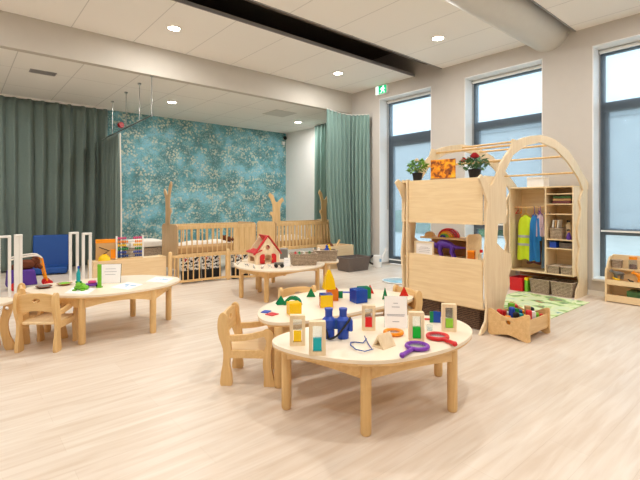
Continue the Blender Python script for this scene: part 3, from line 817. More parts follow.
def pyramid(label, pos, w_, h_, rz, mat, tiers=False):
    t = thing('tile_pyramid', label, 'toy', pos, rz, 'see-through tile pyramids')
    for k in range(4):
        a = k*PI/2; c, s_ = math.cos(a), math.sin(a)
        if tiers:
            zz = [(0, w_/2), (h_*.5, w_*.36), (h_*.52, w_*.36), (h_, w_*.1)]
            q = []
            for z_, r_ in zz: q += [(-r_, -r_, z_), (r_, -r_, z_)]
            q = [(x*c-y*s_, x*s_+y*c, z) for x, y, z in q]
            b_ = MB(); b_._mesh(q, [(0, 1, 3, 2), (2, 3, 5, 4), (4, 5, 7, 6)])
            b_.build('tile', mat, t, smooth=False, solid=.005)
            continue
        q = [(-w_/2, -w_/2, 0), (w_/2, -w_/2, 0), (0, 0, h_)]
        q = [(x*c-y*s_, x*s_+y*c, z) for x, y, z in q]
        i = [(x*.9, y*.9, z*.9) for x, y, z in q]
        MB()._mesh(q+i, [(0, 1, 2), (3, 5, 4), (0, 3, 4, 1), (1, 4, 5, 2), (2, 5, 3, 0)]).build('tile', mat, t, smooth=False)
    return t
cube('yellow see-through cube on the tile table, behind the yellow frame', (1.964, 2.605, .465), .095, FACE+.35, ['tyellow'])
cube('orange and blue see-through cube standing under the yellow tower', (2.319, 2.639, .465), .105, FACE+.1, ['torange', 'tred', 'tyellow', 'torange', 'tblue'])
cube('red see-through cube behind the orange cube', (2.518, 2.785, .465), .10, FACE+.1, ['tred', 'tred', 'torange', 'tred', 'tred'])
cube('blue see-through cube at the middle of the tile table', (2.639, 2.580, .465), .115, FACE+.45, ['tblue'])
cube('green see-through cube half hidden behind the blue cube', (2.790, 2.659, .465), .10, FACE+.3, ['tgreen'])
x, y = (2.498, 2.803)
pyramid('yellow pointed tower of tiles standing on the red cube', (x, y, H2+.101), .105, .165, FACE+.2, 'tyellow', True)
pyramid('green pyramid at the left rear of the tile table', (2.089, 2.952, .465), .08, .075, FACE+.3, 'tgreen')
tri_tile('dark green triangle standing left of the orange cube', (2.455, 3.000, .465), .085, .085, FACE, 'tgreen')
tri_tile('red triangle standing right of the blue cube', (2.985, 2.766, .465), .078, .082, FACE-.5, 'tred')
tri_tile('green triangle standing beside the white card', (2.902, 2.509, .465), .07, .10, FACE+.7, 'tgreen')
tri_tile('red triangle peeking out behind the white card', (3.131, 2.479, .465), .085, .09, FACE, 'tred')
t = thing('tile_arch', 'green curved bridge tile beside the yellow cube', 'toy', (2.144, 2.858, .465), FACE-.15)
MB().plate([[(.075*math.cos(a), .075*math.sin(a)) for a in [PI*k/14 for k in range(15)]]+[(.048*math.cos(a), .048*math.sin(a)) for a in [PI-PI*k/14 for k in range(15)]]], .05, MX_XZ).build('arch', 'tgreen', t, bevel=.002)
t = MB().ext(0, .05, -.004, .004, 0, .062); t = t.build('tile', 'tgreen'); t.location = (2.626, 2.799, .465); t.rotation_euler = (0, 0, FACE); t.name = 'square_tile'; tag(t, 'green square tile standing right of the red cube', 'toy')
def flat_tile(label, pos, rz, mat, d=(.075, .075)):
    o = MB().plate([[(-d[0]/2, -d[1]/2), (d[0]/2, -d[1]/2), (d[0]/2, d[1]/2), (-d[0]/2, d[1]/2)]], .006).build('flat_tile', mat, bevel=.002)
    o.location = (pos[0], pos[1], pos[2]); o.rotation_euler = (0, 0, rz); tag(o, label, 'toy'); return o
flat_tile('red diamond tile lying flat at the left end of the tile table', (1.835, 2.712, .4655), .2, 'red')
flat_tile('blue tile lying flat beside the red diamond tile', (1.843, 2.806, .4655), .5, 'blue', (.07, .06))
flat_tile('blue tile lying flat behind the blue cube', (2.841, 2.929, .4655), FACE, 'blue', (.09, .05))

# ================================================================== WOODEN CLIMBING ARCH WITH SHELVES
YN, YR, YW = 2.2, 3.25, 3.13
arch = thing('play_arch', 'large birch plywood role play arch with tree shaped ends and shelves', 'playhouse', (5.4, 2.66, 0))
outer = [(3.956, 0.002), (3.995, 0.051), (4.073, 0.127), (4.093, 0.245), (4.073, 0.491), (4.054, 0.725), (4.083, 0.946), (4.093, 1.199), (4.113, 1.320), (4.024, 1.461), (3.937, 1.567), (3.987, 1.604), (4.064, 1.568), (4.144, 1.494), (4.215, 1.517), (4.291, 1.607), (4.372, 1.729), (4.496, 1.838), (4.624, 1.930), (4.668, 2.027), (4.752, 2.019), (4.899, 2.062), (5.105, 2.106), (5.380, 2.147), (5.614, 2.147), (5.830, 2.131), (6.246, 2.038), (6.517, 1.908), (6.706, 1.794), (6.944, 1.662), (7.110, 1.558)]
rightside = [(6.972, 1.52), (6.972, .06), (6.95, 0.0), (6.52, 0.0), (6.56, .12), (6.66, .20), (6.62, .32), (6.58, .46), (6.62, .58), (6.68, .70), (6.60, .84), (6.60, 1.0), (6.68, 1.12), (6.72, 1.24), (6.66, 1.36)]
inner = [(6.804, 1.514), (6.610, 1.684), (6.246, 1.870), (5.830, 2.016), (5.380, 2.056), (4.975, 1.978), (4.668, 1.851), (4.496, 1.676), (4.407, 1.587), (4.331, 1.395), (4.331, 1.195), (4.321, 1.038), (4.299, 0.903), (4.451, 0.819), (4.610, 0.764), (4.633, 0.631), (4.564, 0.540), (4.587, 0.439), (4.496, 0.321), (4.451, 0.221), (4.518, 0.081), (4.564, -0.029), (4.215, -0.014), (4.134, 0.065), (4.054, 0.019)]
prof = outer+rightside+inner
for y in (YN, YR):
    MB().plate([prof], .024, T(0, y, 0) @ MX_XZ).build('tree_end_panel', 'plyv', arch, world=True, bevel=.003)
# left (facing us) trough shelves
XF = 4.085
MB().ext(XF-.009, XF+.009, YN+.03, 3.16, 1.095, 1.585).build('upper_front_panel', 'ply', arch, world=True, bevel=.003)
MB().ext(XF-.009, XF+.009, YN+.03, 3.16, .235, .737).build('lower_front_panel', 'ply', arch, world=True, bevel=.003)
MB().ext(XF+.012, 4.56, YN+.014, YN+.03, 1.10, 1.60).build('box_end', 'plyv', arch, world=True, bevel=.003)
MB().ext(XF+.012, 4.56, YR+.014, YR+.03, 1.10, 1.60).build('box_end', 'plyv', arch, world=True, bevel=.003)
MB().ext(XF-.03, XF+.03, 3.162, 3.182, .02, 1.60).build('corner_post', 'plyv', arch, world=True, bevel=.004)
for z in (1.583, 1.12, .70, .24):
    MB().ext(XF+.01, 4.52, YN+.03, YR+.012, z-.018, z).build('shelf', 'ply', arch, world=True, bevel=.002)
MB().ext(4.26, 4.54, 2.52, YW-.0, .905, .925).build('shelf', 'plyedge', arch, world=True, bevel=.002)
MB().ext(4.50, 4.515, 2.52, YW-.0, .70, .905).build('back_board', 'brownwood', arch, world=True, bevel=.002)  # inner panel coloured brown to paint in the shade below the shelf
MB().plate([[(4.24, .70)]+[(4.24, .93), (4.255, .96), (4.29, .975), (4.48, .975), (4.525, .96), (4.54, .93)]+[(4.54, .70)]], .02, T(0, 2.5, 0) @ MX_XZ).build('rounded_divider', 'ply', arch, world=True, bevel=.003)
# right wardrobe and shelves, opening towards the left
X0, X1, ZB, ZT, YD = 6.50, 6.90, .32, 1.55, 2.585
MB().ext(X1-.012, X1, YN+.014, YW-.014, ZB, ZT).build('wardrobe_back', 'ply', arch, world=True)
MB().ext(X0, X1, YW-.03, YW-.013, ZB, ZT).build('wardrobe_side', 'plyv', arch, world=True, bevel=.002)
MB().ext(X0, X1, YN+.013, YN+.03, ZB, ZT).build('wardrobe_side', 'plyv', arch, world=True, bevel=.002)
MB().ext(X0, X1, YN+.013, YW-.013, ZT, ZT+.018).build('wardrobe_top', 'ply', arch, world=True, bevel=.002)
MB().ext(X0, X1, YN+.013, YW-.013, ZB-.018, ZB).build('wardrobe_bottom', 'ply', arch, world=True, bevel=.002)
MB().ext(X0, X1-.012, YD-.009, YD+.009, ZB, ZT).build('wardrobe_divider', 'plyv', arch, world=True, bevel=.002)
for z in (1.464, 1.319, 1.174, .81, .683):
    MB().plate([spline([(X0+.0, YN+.03), (X0+.03, (YN+YD)/2), (X0, YD-.009)], 6)+[(X1-.012, YD-.009), (X1-.012, YN+.03)]], .014, T(0, 0, z-.007)).build('shelf', 'ply', arch, world=True, bevel=.002)
MB().cyl((X0+.16, YD+.01, 1.265), (X0+.16, YW-.03, 1.265), .012).build('hanging_rail', 'beechx', arch, world=True)
MB().ext(X1-.03, X1-.012, YN+.014, YW-.014, .20, ZB-.018).build('brace', 'brownwood', arch, world=True)
# rungs from arch to arch
for (x, z) in ((4.530, 1.786), (4.764, 1.975), (5.380, 2.101), (5.846, 2.075), (6.246, 1.957), (6.610, 1.754)):
    MB().cyl((x, YN-.01, z), (x, YR+.01, z), .014, seg=12).build('rung', 'beechx', arch, world=True)

# ---- things on the arch
def pot_plant(name, label, pos, pr_, ph, leafmat, spread, hgt, flowers):
    t = thing(name, label, 'plant', pos, random.random())
    MB().lathe([(pr_*.75, 0), (pr_, ph), (pr_*1.04, ph), (pr_*1.04, ph*.9), (pr_*.9, ph*.9), (pr_*.9, ph*.88), (0, ph*.88)], seg=22).build('pot', 'black', t)
    rn = random.Random(sum(map(ord, label))); g = MB(); st = MB()
    for k in range(150):
        a = rn.uniform(0, 2*PI); rr = spread*math.sqrt(rn.random()); z = ph+rn.uniform(.02, hgt)*(1-.35*(rr/spread)**2)
        c = Vector((rr*math.cos(a), rr*math.sin(a), z)); L = rn.uniform(.034, .058)
        mt = Matrix.Translation(c) @ Euler((rn.uniform(-.9, .9), rn.uniform(-.9, .9), a)).to_matrix().to_4x4()
        g._mesh([(0, 0, 0), (L*.5, -L*.33, .004), (L, 0, -.004), (L*.5, L*.33, .004), (L*.5, 0, -.003)], [(0, 1, 4), (1, 2, 4), (2, 3, 4), (3, 0, 4)], mt)
        if k % 6 == 0: st.tube([(0, 0, ph*.8), (c.x*.5, c.y*.5, (ph+z)/2), tuple(c)], .0025, 5)
    g.build('foliage', leafmat, t, smooth=False); st.build('stems', 'leafd', t)
    for (dx, dy, dz, r_, m) in flowers:
        f = MB()
        for q in range(3):
            f.lathe([(0, -r_*.8), (r_*(.5+.2*q), -r_*.5), (r_*(.45+.25*q), r_*(.5-.25*q)), (r_*(.3+.25*q), r_*(.45-.25*q)), (r_*.2, -r_*.2)], (dx, dy, dz), 12)
        f.build('flower', m, t)
pot_plant('potted_plant', 'leafy green plant in a black pot on the arch beside the orange painting', (4.22, 3.14, 1.584), .062, .10, 'leaf', .10, .17,
          [(.03*k-.06, .02*math.sin(k*2), .25+.012*math.cos(k*1.7), .018, 'soil') for k in range(5)])
rv = [(.0, -.0, .255, .05, 'rosepetal'), (-.07, .10, .205, .032, 'rosepetal'), (.05, .07, .235, .02, 'soil'), (.07, -.05, .21, .018, 'soil'), (-.02, .12, .20, .017, 'soil')]
pot_plant('potted_roses', 'red roses with leaves in a black pot on the arch near the tree trunk', (4.26, 2.42, 1.584), .068, .10, 'leafd', .14, .14, rv)
t = thing('painting', 'small orange painting with dark plant shapes standing on the arch', 'picture', (4.17, 2.77, 1.584), R(-84))
MB().box((0, .03, .115), (.30, .018, .235), 0).build('canvas', 'canvas', t, bevel=.003)
MB().box((0, .03, .012), (.306, .024, .02), 0).build('ledge', 'brownwood', t, bevel=.003)
# middle shelf
t = thing('stacking_rainbow', 'rainbow stacking toy of nested arches on the arch shelf', 'toy', (4.36, 2.80, .926), R(-78))
for k, mcol in enumerate(('red', 'redwood', 'orange', 'yellow', 'lime', 'blue')):
    ro, ri = .125-.019*k, .125-.019*k-.0175
    q = T(-.014*k, 0, 0) @ MX_XZ
    MB().plate([[(ro*math.cos(a), ro*.85*math.sin(a)) for a in [PI*i/18 for i in range(19)]]+[(ri*math.cos(a), ri*.85*math.sin(a)) for a in [PI-PI*i/18 for i in range(19)]]], .05, q).build('rainbow_arch', mcol, t, bevel=.003)
t = thing('wooden_hump', 'small rounded wooden block at the left end of the arch shelf', 'toy', (4.36, 3.06, .926), R(-84))
MB().plate([[(.06*math.cos(PI*i/14), .055*math.sin(PI*i/14)) for i in range(15)]], .05, MX_XZ).build('block', 'beechx', t, bevel=.004)
# framed sign
t = thing('framed_sign', 'white printed sign in a pale wooden frame on the lower arch shelf', 'sign', (4.14, 2.985, .701), R(-82))
MB().plate([rrect(-.12, .12, 0, .178, .004), rrect(-.105, .105, .015, .163, .003)], .02, T(0, 0, 0) @ MX_XZ).build('frame', 'plyv', t, bevel=.002)
f = MB().box((0, .004, .089), (.208, .004, .146)).build('paper', 'paper', t)
for z, l in ((.11, .1), (.095, .14), (.075, .15), (.055, .13)): MB().box((0, .0012, z), (l, .001, .004)).build('printed_line', 'greyink', f)
# purple dinosaur
t = thing('toy_dinosaur', 'purple long tailed toy dinosaur on the lower arch shelf', 'toy animal', (4.24, 2.77, .701), R(-84))
t.scale = (1.2, 1.2, 1.2)
d = MB()
d.tube(spline([(-.165, 0, .135), (-.12, 0, .125), (-.08, 0, .105), (-.03, 0, .13), (.03, 0, .125), (.1, 0, .105), (.2, 0, .105)], 6), [max(.004, r_) for r_ in [.016, .017, .019, .02, .02, .02, .02, .021, .022, .023, .024, .026, .028, .031, .034, .037, .039, .04, .04, .04, .04, .04, .039, .038, .036, .034, .032, .029, .026, .023, .02, .018, .015, .012, .009, .007, .005]], 12)
for x, s in ((-.05, 1), (-.035, -1), (.075, 1), (.085, -1)):
    d.tube([(x, s*.022, .115), (x-.012, s*.028, .06), (x+.006, s*.03, .02), (x+.008, s*.03, 0)], [.022, .016, .013, .016], 10)
d.build('body', 'dinopurple', t)
MB().ball((-.15, .014, .142), .004).build('eye', 'white', t); MB().ball((-.15, -.014, .142), .004).build('eye', 'white', t)
t = thing('toy_jar', 'orange tinted box on the lower arch shelf near the trunk', 'jar', (4.16, 2.40, .701), .3)
MB().ext(-.035, .035, -.035, .035, 0, .115).build('box', 'torange', t, bevel=.004); MB().ext(-.037, .037, -.037, .037, .1, .118).build('lid', 'orange', t, bevel=.004)
t = thing('toy_bottle', 'clear bottle with a red cap beside the orange box on the arch', 'bottle', (4.2, 2.31, .701))
MB().lathe([(.03, 0), (.032, .07), (.014, .095), (.014, .12)], seg=18).build('bottle', 'acrylic', t); MB().lathe([(.017, .1), (.017, .13), (0, .13)], seg=16).build('cap', 'red', t)
# baskets
def basket(label, loc, d, rz, mat, taper=.9, group='wicker baskets', wall=.012):
    t = thing('basket', label, 'basket', loc, rz, group)
    x, y, h = d[0]/2, d[1]/2, d[2]; k = taper
    def ring(sx, sy, z): return [(px_, py_, z) for px_, py_ in rrect(-sx, sx, -sy, sy, .02, 4)]
    A = ring(x*k, y*k, 0); B = ring(x, y, h); Ci = ring(x-wall, y-wall, h); D = ring(x*k-wall, y*k-wall, wall); n = len(A)
    V = A+B+Ci+D; F = []
    for i in range(n):
        j = (i+1) % n
        for o in (0, n, 2*n): F.append((o+i, o+j, o+n+j, o+n+i))
    F += [tuple(range(n))[::-1], tuple(range(3*n, 4*n))]
    MB()._mesh(V, F).build('body', mat, t)
    MB().tube([(px_*1.0, py_*1.0, h) for px_, py_ in rrect(-x+.004, x-.004, -y+.004, y-.004, .02, 4)], .011, 8, closed=True).build('rim', mat, t)
    return t
basket('dark wicker basket under the arch front panel, left one', (4.30, 2.94, 0), (.36, .36, .205), 0, 'wickd')
basket('dark wicker basket under the arch front panel, right one by the tree foot', (4.30, 2.50, 0), (.36, .44, .205), 0, 'wickd')
# under and in the wardrobe
t = thing('storage_box', 'red storage box under the dressing up wardrobe', 'box', (6.62, 3.0, .0), 0)
MB().plate([rrect(-.15, .15, -.10, .10, .02), rrect(-.135, .135, -.085, .085, .015)], .2, T(0, 0, .1)).build('body', 'red', t, bevel=.004); MB().ext(-.14, .14, -.09, .09, .0, .012).build('bottom', 'red', t)
t = thing('storage_box', 'narrow lime box between the red box and wicker basket', 'box', (6.60, 2.86, 0), 0)
MB().ext(-.1, .1, -.022, .022, 0, .2).build('body', 'lime', t, bevel=.004); MB().ext(-.102, .102, -.024, .024, .17, .21).build('lid', 'yellow', t, bevel=.004)
basket('wicker basket under the wardrobe, beside the red and lime boxes', (6.66, 2.675, 0), (.32, .28, .20), 0, 'wick')
basket('wicker basket under the wardrobe, nearest the right tree foot', (6.66, 2.375, 0), (.32, .29, .20), 0, 'wick')
t = thing('white_box', 'white box standing on top of the wardrobe', 'box', (6.68, 2.76, ZT+.019), 0)
MB().ext(-.1, .1, -.12, .12, 0, .13).build('body', 'whiteplastic', t, bevel=.004); MB().ext(-.103, .103, -.123, .123, .12, .15).build('lid', 'white', t, bevel=.004)
def garment(label, cat, y, x, ztop, zbot, w0, w1, mat, bands=(), hangc='yellow', sleeve=0):
    t = thing('hanging_garment' if cat != 'vest' else 'safety_vest', label, cat, (x, y, zbot), 0, 'dressing up clothes')
    rn = random.Random(sum(map(ord, label))); H_ = ztop-zbot; p = [rn.uniform(-1, 1) for _ in range(6)]
    def side(s):
        def fn(u, v):
            ww = w0*.55+(w0-w0*.55)*min(1, v*6) if v < .17 else w0+(w1-w0)*(v-.17)/.83
            yy = (u-.5)*ww
            th = .018+.016*math.sin(u*PI*4+p[0]*3+v*2*p[1])*min(1, v*2)
            if u in (0, 1): th = 0
            return (s*(th+.012*math.sin(PI*u)), yy, H_*(1-v)-.02*abs(u-.5)*4*(v < .05)-.012*math.sin(u*9+p[2])*(v > .98))
        return fn
    m = MB(); m.grid(side(-1), 14, 16); m.grid(side(1), 14, 16); bmesh.ops.remove_doubles(m.bm, verts=m.bm.verts, dist=.0005)
    b = m.build('cloth', mat, t)
    for z, hh in bands:
        def fb(u, v):
            q = side(-1)(u, 1-(z+hh*(v-.5))); return (q[0]-.004, q[1], q[2])
        MB().grid(fb, 14, 1).build('reflective_band', 'silver', b, smooth=True)
    MB().tube([(0, -w0*.3, H_-.02), (0, 0, H_+.02), (0, w0*.3, H_-.02)], .006, 8).build('hanger', hangc, t)
    MB().tube([(0, 0, H_+.02), (0, 0, 1.272-zbot), (0, .012, 1.283-zbot), (.012, .012, 1.28-zbot)], .0035, 6).build('hook', hangc, t)
    if sleeve:
        MB().tube([(0, -w0*.45, H_-.05), (-.01, -w0*.62, H_-.2), (-.01, -w0*.6, H_-.38)], [.035, .035, .03], 10).build('sleeve', mat, t)
    return t
garment('yellow high visibility vest with two silver bands on the hanging rail', 'vest', 2.93, 6.66, 1.15, .46, .235, .27, 'hivis', [(.52, .055), (.34, .05)], 'yellow')
garment('shiny blue costume hanging right of the yellow vest', 'clothes', 2.785, 6.62, 1.15, .46, .13, .16, 'clothblue', hangc='blue', sleeve=1)
garment('lilac and white costume top hanging next to the divider', 'clothes', 2.70, 6.62, 1.17, .84, .10, .12, 'clothlilac', hangc='purple')
garment('pale denim costume hanging lowest beside the divider', 'clothes', 2.655, 6.72, 1.12, .36, .10, .13, 'clothdenim', hangc='red')
garment('maroon cloth hanging behind the yellow vest', 'clothes', 2.86, 6.77, 1.12, .40, .16, .22, 'clothmaroon', hangc='orange')
for k, (y, m) in enumerate(((3.05, 'red'), (3.0, 'orange'), (2.74, 'purple'), (2.62, 'blue'))):
    t = thing('empty_hanger', ['red empty hanger at the far end of the rail', 'orange empty hanger beside the red one', 'purple empty hanger above the blue costume', 'blue empty hanger nearest the divider'][k], 'hanger', (6.66, y, 1.15), .3*k, 'small coloured hangers')
    MB().tube([(-.08, 0, .02), (0, 0, .07), (.08, 0, .02), (-.08, 0, .02)], .006, 8).build('bar', m, t); MB().tube([(0, 0, .07), (0, 0, .125), (0, .012, .133)], .0035, 6).build('hook', m, t)
# shelf contents
def tray(label, y, z, d, mat, x=6.66):
    t = basket(label, (x, y, z), d, 0, mat, .94, 'things on the wardrobe shelves', .008); return t
YS = (YN+YD)/2
t = thing('folded_cloth', 'olive folded cloth on the topmost wardrobe shelf', 'cloth', (6.66, YS, 1.3195)); 
for k in range(3): MB().box((0, 0, .02+.036*k), (.22-.01*k, .24, .034), .03*k).build('fold', ['clothmaroon', 'tan', 'leafd'][k], t, bevel=.012, seg=3)
tray('small wicker tray holding books on the middle wardrobe shelf', 2.47, .811, (.2, .17, .15), 'wick')
for k, (m, nm) in enumerate((('white', 'white'), ('tan', 'tan'), ('cream', 'cream'))):
    t = thing('book', '%s book standing in the small wicker tray' % nm, 'book', (6.64, 2.515-.032*k, .822), 0, 'books in the wicker tray')
    MB().box((0, 0, .13), (.13, .018, .26), 0, Matrix.Rotation(R(6), 4, 'X')).build('cover', m, t); MB().box((0, 0, .13), (.124, .014, .264), 0, Matrix.Rotation(R(6), 4, 'X')).build('pages', 'paper', t)
t = thing('toy_figure', 'small purple toy figure on the middle wardrobe shelf', 'toy', (6.58, 2.30, .811))
MB().lathe([(.03, 0), (.034, .03), (.02, .08), (.012, .1)], seg=14).build('dress', 'dinopurple', t); MB().ball((0, 0, .12), .022).build('head', 'tan', t); MB().ball((0, .004, .13), (.024, .024, .018)).build('hair', 'black', t)
t = thing('toy_bottle', 'tall wooden cylinder behind the purple figure', 'toy', (6.74, 2.36, .811)); MB().lathe([(.04, 0), (.04, .2), (.02, .22), (.02, .25), (0, .25)], seg=18).build('body', 'plyv', t); MB().lathe([(.024, .24), (.024, .27), (0, .27)], seg=16).build('cap', 'black', t)
t = thing('blue_box', 'small blue box on the second lowest wardrobe shelf', 'box', (6.60, 2.50, .684)); MB().ext(-.06, .06, -.045, .045, 0, .085).build('body', 'blue', t, bevel=.004); MB().ext(-.062, .062, -.047, .047, .075, .09).build('lid', 'navy', t, bevel=.003)
tray('low grey tray beside the small blue box', 2.33, .684, (.22, .18, .07), 'wickg')
tray('flat wicker tray on the lowest wardrobe shelf, left one', 2.49, .321, (.3, .17, .10), 'wick')
tray('flat wicker tray on the lowest wardrobe shelf, right one', 2.31, .321, (.3, .16, .10), 'wick')
for y, l in ((2.49, 'left'), (2.31, 'right')):
    t = MB().plate([rrect(-.12, .12, -.065, .065, .02)], .09, T(0, 0, .045)).build('white_towel', 'cream', bevel=.012); t.location = (6.66, y, .335); tag(t, 'folded white towel in the %s flat tray of the wardrobe' % l, 'towel', 'folded towels')

# ================================================================== ROCKER CRATE, RUG, LOW SHELF
cx0, cx1, cy0, cy1 = 4.10, 4.55, 1.765, 2.175
t = thing('toy_crate', 'plywood toy crate with curved feet beside the tree trunk', 'crate', ((cx0+cx1)/2, (cy0+cy1)/2, 0))
ym = (cy0+cy1)/2; hw = (cy1-cy0)/2
endp = spline_loop([(-hw, .05), (-hw-.005, .02), (-hw+.03, 0), (-hw+.09, .012), (0, .035), (hw-.09, .012), (hw-.03, 0), (hw+.005, .02), (hw, .05), (hw, .225), (hw-.012, .262), (hw-.06, .25), (.06, .21), (-.06, .21), (-hw+.06, .25), (-hw+.012, .262), (-hw, .225)], 4)
for x in (cx0, cx1):
    MB().plate([endp, circ(0, .155, .022, 16)], .018, T(x, ym, 0) @ MX_YZ).build('end_board', 'plyedge', t, world=True, bevel=.003)
MB().ext(cx0+.01, cx1-.01, cy0+.015, cy0+.03, .07, .205).build('side_board', 'plyedge', t, world=True, bevel=.003)
MB().ext(cx0+.01, cx1-.01, cy1-.03, cy1-.015, .07, .205).build('side_board', 'plyedge', t, world=True, bevel=.003)
MB().ext(cx0+.01, cx1-.01, cy0+.025, cy1-.025, .06, .075).build('bottom_board', 'plyedge', t, world=True)
cols = ['red', 'blue', 'yellow', 'lime', 'orange', 'teal', 'white', 'navy', 'black', 'redwood', 'green', 'tan']
nm = {'red': 'red', 'blue': 'blue', 'yellow': 'yellow', 'lime': 'lime', 'orange': 'orange', 'teal': 'teal', 'white': 'white', 'navy': 'dark blue', 'black': 'black', 'redwood': 'dark red', 'green': 'green', 'tan': 'tan'}
k = 0
for i in range(5):
    for j in range(4):
        m = cols[(i*5+j*7+k) % 12]; k += 1
        x = cx0+.06+i*.082; y = cy0+.075+j*.083; z = .078
        h_ = .125+.025*((i*3+j*2) % 4)
        if (i+j) % 2: o = MB().lathe([(.026, 0), (.03, .01), (.03, h_-.01), (.02, h_)], seg=14)
        else: o = MB().box((0, 0, h_/2), (.05, .05, h_), .4*i+j)
        o = o.build('toy_block', m, bevel=.004); o.location = (x, y, z)
        tag(o, ('%s round peg' if (i+j) % 2 else '%s building block') % nm[m]+' inside the plywood toy crate, %s row, %s' % (['front', 'second', 'middle', 'fourth', 'rear'][i], ['rightmost', 'second from right', 'third from right', 'leftmost'][j]), 'toy', 'toys in the crate')
struct_rug = MB().ext(4.78, 6.42, 1.99, 2.93, .001, .008).build('play_rug', 'rug', smooth=False); tag(struct_rug, 'green printed play rug on the floor inside the wooden arch', 'rug')

# low shelf by the right window
t = thing('low_shelf', 'low birch toy shelf below the right window, cut by the frame', 'shelf', (6.82, 1.3, 0))
sp = [(6.66, 0), (6.95, 0), (6.95, .60)] + spline([(6.90, .60), (6.83, .585), (6.76, .53), (6.72, .47), (6.67, .44)], 4) + [(6.66, .40)]
for y in (1.875, .72): MB().plate([sp], .02, T(0, y, 0) @ MX_XZ).build('side_panel', 'ply', t, world=True, bevel=.003)
MB().ext(6.925, 6.945, .73, 1.865, .02, .62).build('back_panel', 'ply', t, world=True, bevel=.003)
for z in (.07, .27): MB().ext(6.67, 6.93, .73, 1.865, z-.018, z).build('shelf_board', 'ply', t, world=True)
MB().ext(6.665, 6.68, .73, 1.865, .235, .30).build('shelf_lip', 'ply', t, world=True, bevel=.002)
MB().ext(6.665, 6.68, .73, 1.865, .01, .10).build('shelf_lip', 'ply', t, world=True, bevel=.002)
MB().ext(6.82, 6.93, .73, 1.865, .425, .443).build('upper_ledge', 'ply', t, world=True)
basket('small tan basket on the upper ledge of the low shelf', (6.87, 1.80, .444), (.09, .12, .1), 0, 'wick')
t = thing('jar', 'clear jar with an orange lid on the low shelf', 'jar', (6.875, 1.62, .444))
MB().lathe([(.045, 0), (.048, .01), (.048, .12), (.04, .135)], seg=20).build('jar_body', 'acrylic', t); MB().lathe([(.04, .005), (.04, .06), (0, .065)], seg=16).build('contents', 'brown', t); MB().lathe([(.046, .13), (.046, .165), (0, .168)], seg=20).build('lid', 'orange', t)
def toy_animal(label, pos, L, rz, mat, name='toy_animal', horn=None, group=None):
    t = thing(name, label, 'toy animal', pos, rz, group)
    b = MB(); b.tube([(-L*.5, 0, L*.42), (-L*.3, 0, L*.45), (0, 0, L*.47), (L*.25, 0, L*.48), (L*.42, 0, L*.62), (L*.55, 0, L*.68), (L*.68, 0, L*.62)], [L*.02, L*.13, L*.18, L*.16, L*.1, L*.12, L*.06], 10)
    for x in (-.25, .22):
        for s in (-1, 1): b.tube([(x*L, s*L*.1, L*.42), (x*L-.02*L, s*L*.11, L*.2), (x*L, s*L*.11, 0)], [L*.08, L*.055, L*.06], 8)
    b.build('body', mat, t)
    for s in (-1, 1): MB().ball((L*.5, s*L*.1, L*.77), (L*.03, L*.03, L*.06), 8, 5).build('ear', mat, t)
    return t
toy_animal('grey green toy animal at the left on the low shelf', (6.78, 1.76, .30), .17, 2.4, 'greyfab')
toy_animal('orange brown toy animal at the right on the low shelf', (6.78, 1.50, .30), .17, 2.0, 'orange')
o = toy_animal('small yellow toy animal lying on the front of the low shelf', (6.72, 1.76, .27), .08, 1.6, 'yellow')
toy_animal('small black toy animal on the front of the low shelf', (6.72, 1.60, .27), .07, 1.2, 'black')
t = MB().box((0, 0, .05), (.2, .3, .1)).build('green_bin', 'leafd', bevel=.01); t.location = (6.8, 1.5, .071); tag(t, 'dark green bin on the bottom of the low shelf', 'bin')

# ================================================================== LEFT BACKGROUND
t = thing('low_cabinet', 'low pale wooden cabinet back behind the left table', 'cabinet', (2.06, 7.05, 0))
MB().ext(1.53, 2.60, 6.88, 6.90, .02, .47).build('back_panel', 'plyx', t, world=True, bevel=.003)
for x in (1.53, 2.585): MB().ext(x, x+.018, 6.90, 7.22, 0, .47).build('side_panel', 'ply', t, world=True, bevel=.003)
MB().ext(1.53, 2.603, 6.90, 7.22, .44, .458).build('top', 'ply', t, world=True, bevel=.003)
MB().ext(1.55, 2.585, 6.90, 7.2, .06, .078).build('shelf', 'ply', t, world=True)
ab = thing('abacus', 'wooden bead abacus with coloured rows on the low cabinet', 'abacus', (2.08, 7.02, .459), R(-8))
for x in (-.19, .19): MB().ext(x-.012, x+.012, -.012, .012, 0, .36).build('upright', 'white', ab, bevel=.003)
MB().ext(-.19, .19, -.035, .035, 0, .016).build('base', 'beechx', ab, bevel=.003)
for k, m in enumerate(('navy', 'blue', 'green', 'yellow', 'orange', 'pink')):
    z = .05+.055*k
    MB().cyl((-.19, 0, z), (.19, 0, z), .004, seg=8).build('rod', 'metal', ab)
    xs = [-.165+.026*i for i in range(5)]+[.06+.026*i for i in range(5)] if k % 2 else [-.165+.026*i for i in range(6)]+[.085+.026*i for i in range(4)]
    for x in xs: MB().lathe([(.008, -.011), (.021, -.005), (.021, .005), (.008, .011)], seg=12, mtx=T(x, 0, z) @ Matrix.Rotation(PI/2, 4, 'Y')).build('bead', m, ab)
t = thing('puzzle_box', 'orange edged tan box standing at the left on the low cabinet', 'box', (1.76, 7.12, .459), R(-6))
MB().ext(-.14, .14, -.04, .04, 0, .29).build('body', 'tan', t, bevel=.004); MB().ext(-.143, .143, -.043, .043, .26, .315).build('lid', 'orange', t, bevel=.004)
MB().tube([(-.1, -.042, .2), (.04, -.042, .14), (-.06, -.042, .08)], .007, 6).build('black_zigzag', 'black', t); MB().ext(.06, .13, -.044, -.04, .02, .16).build('orange_patch', 'orange', t)
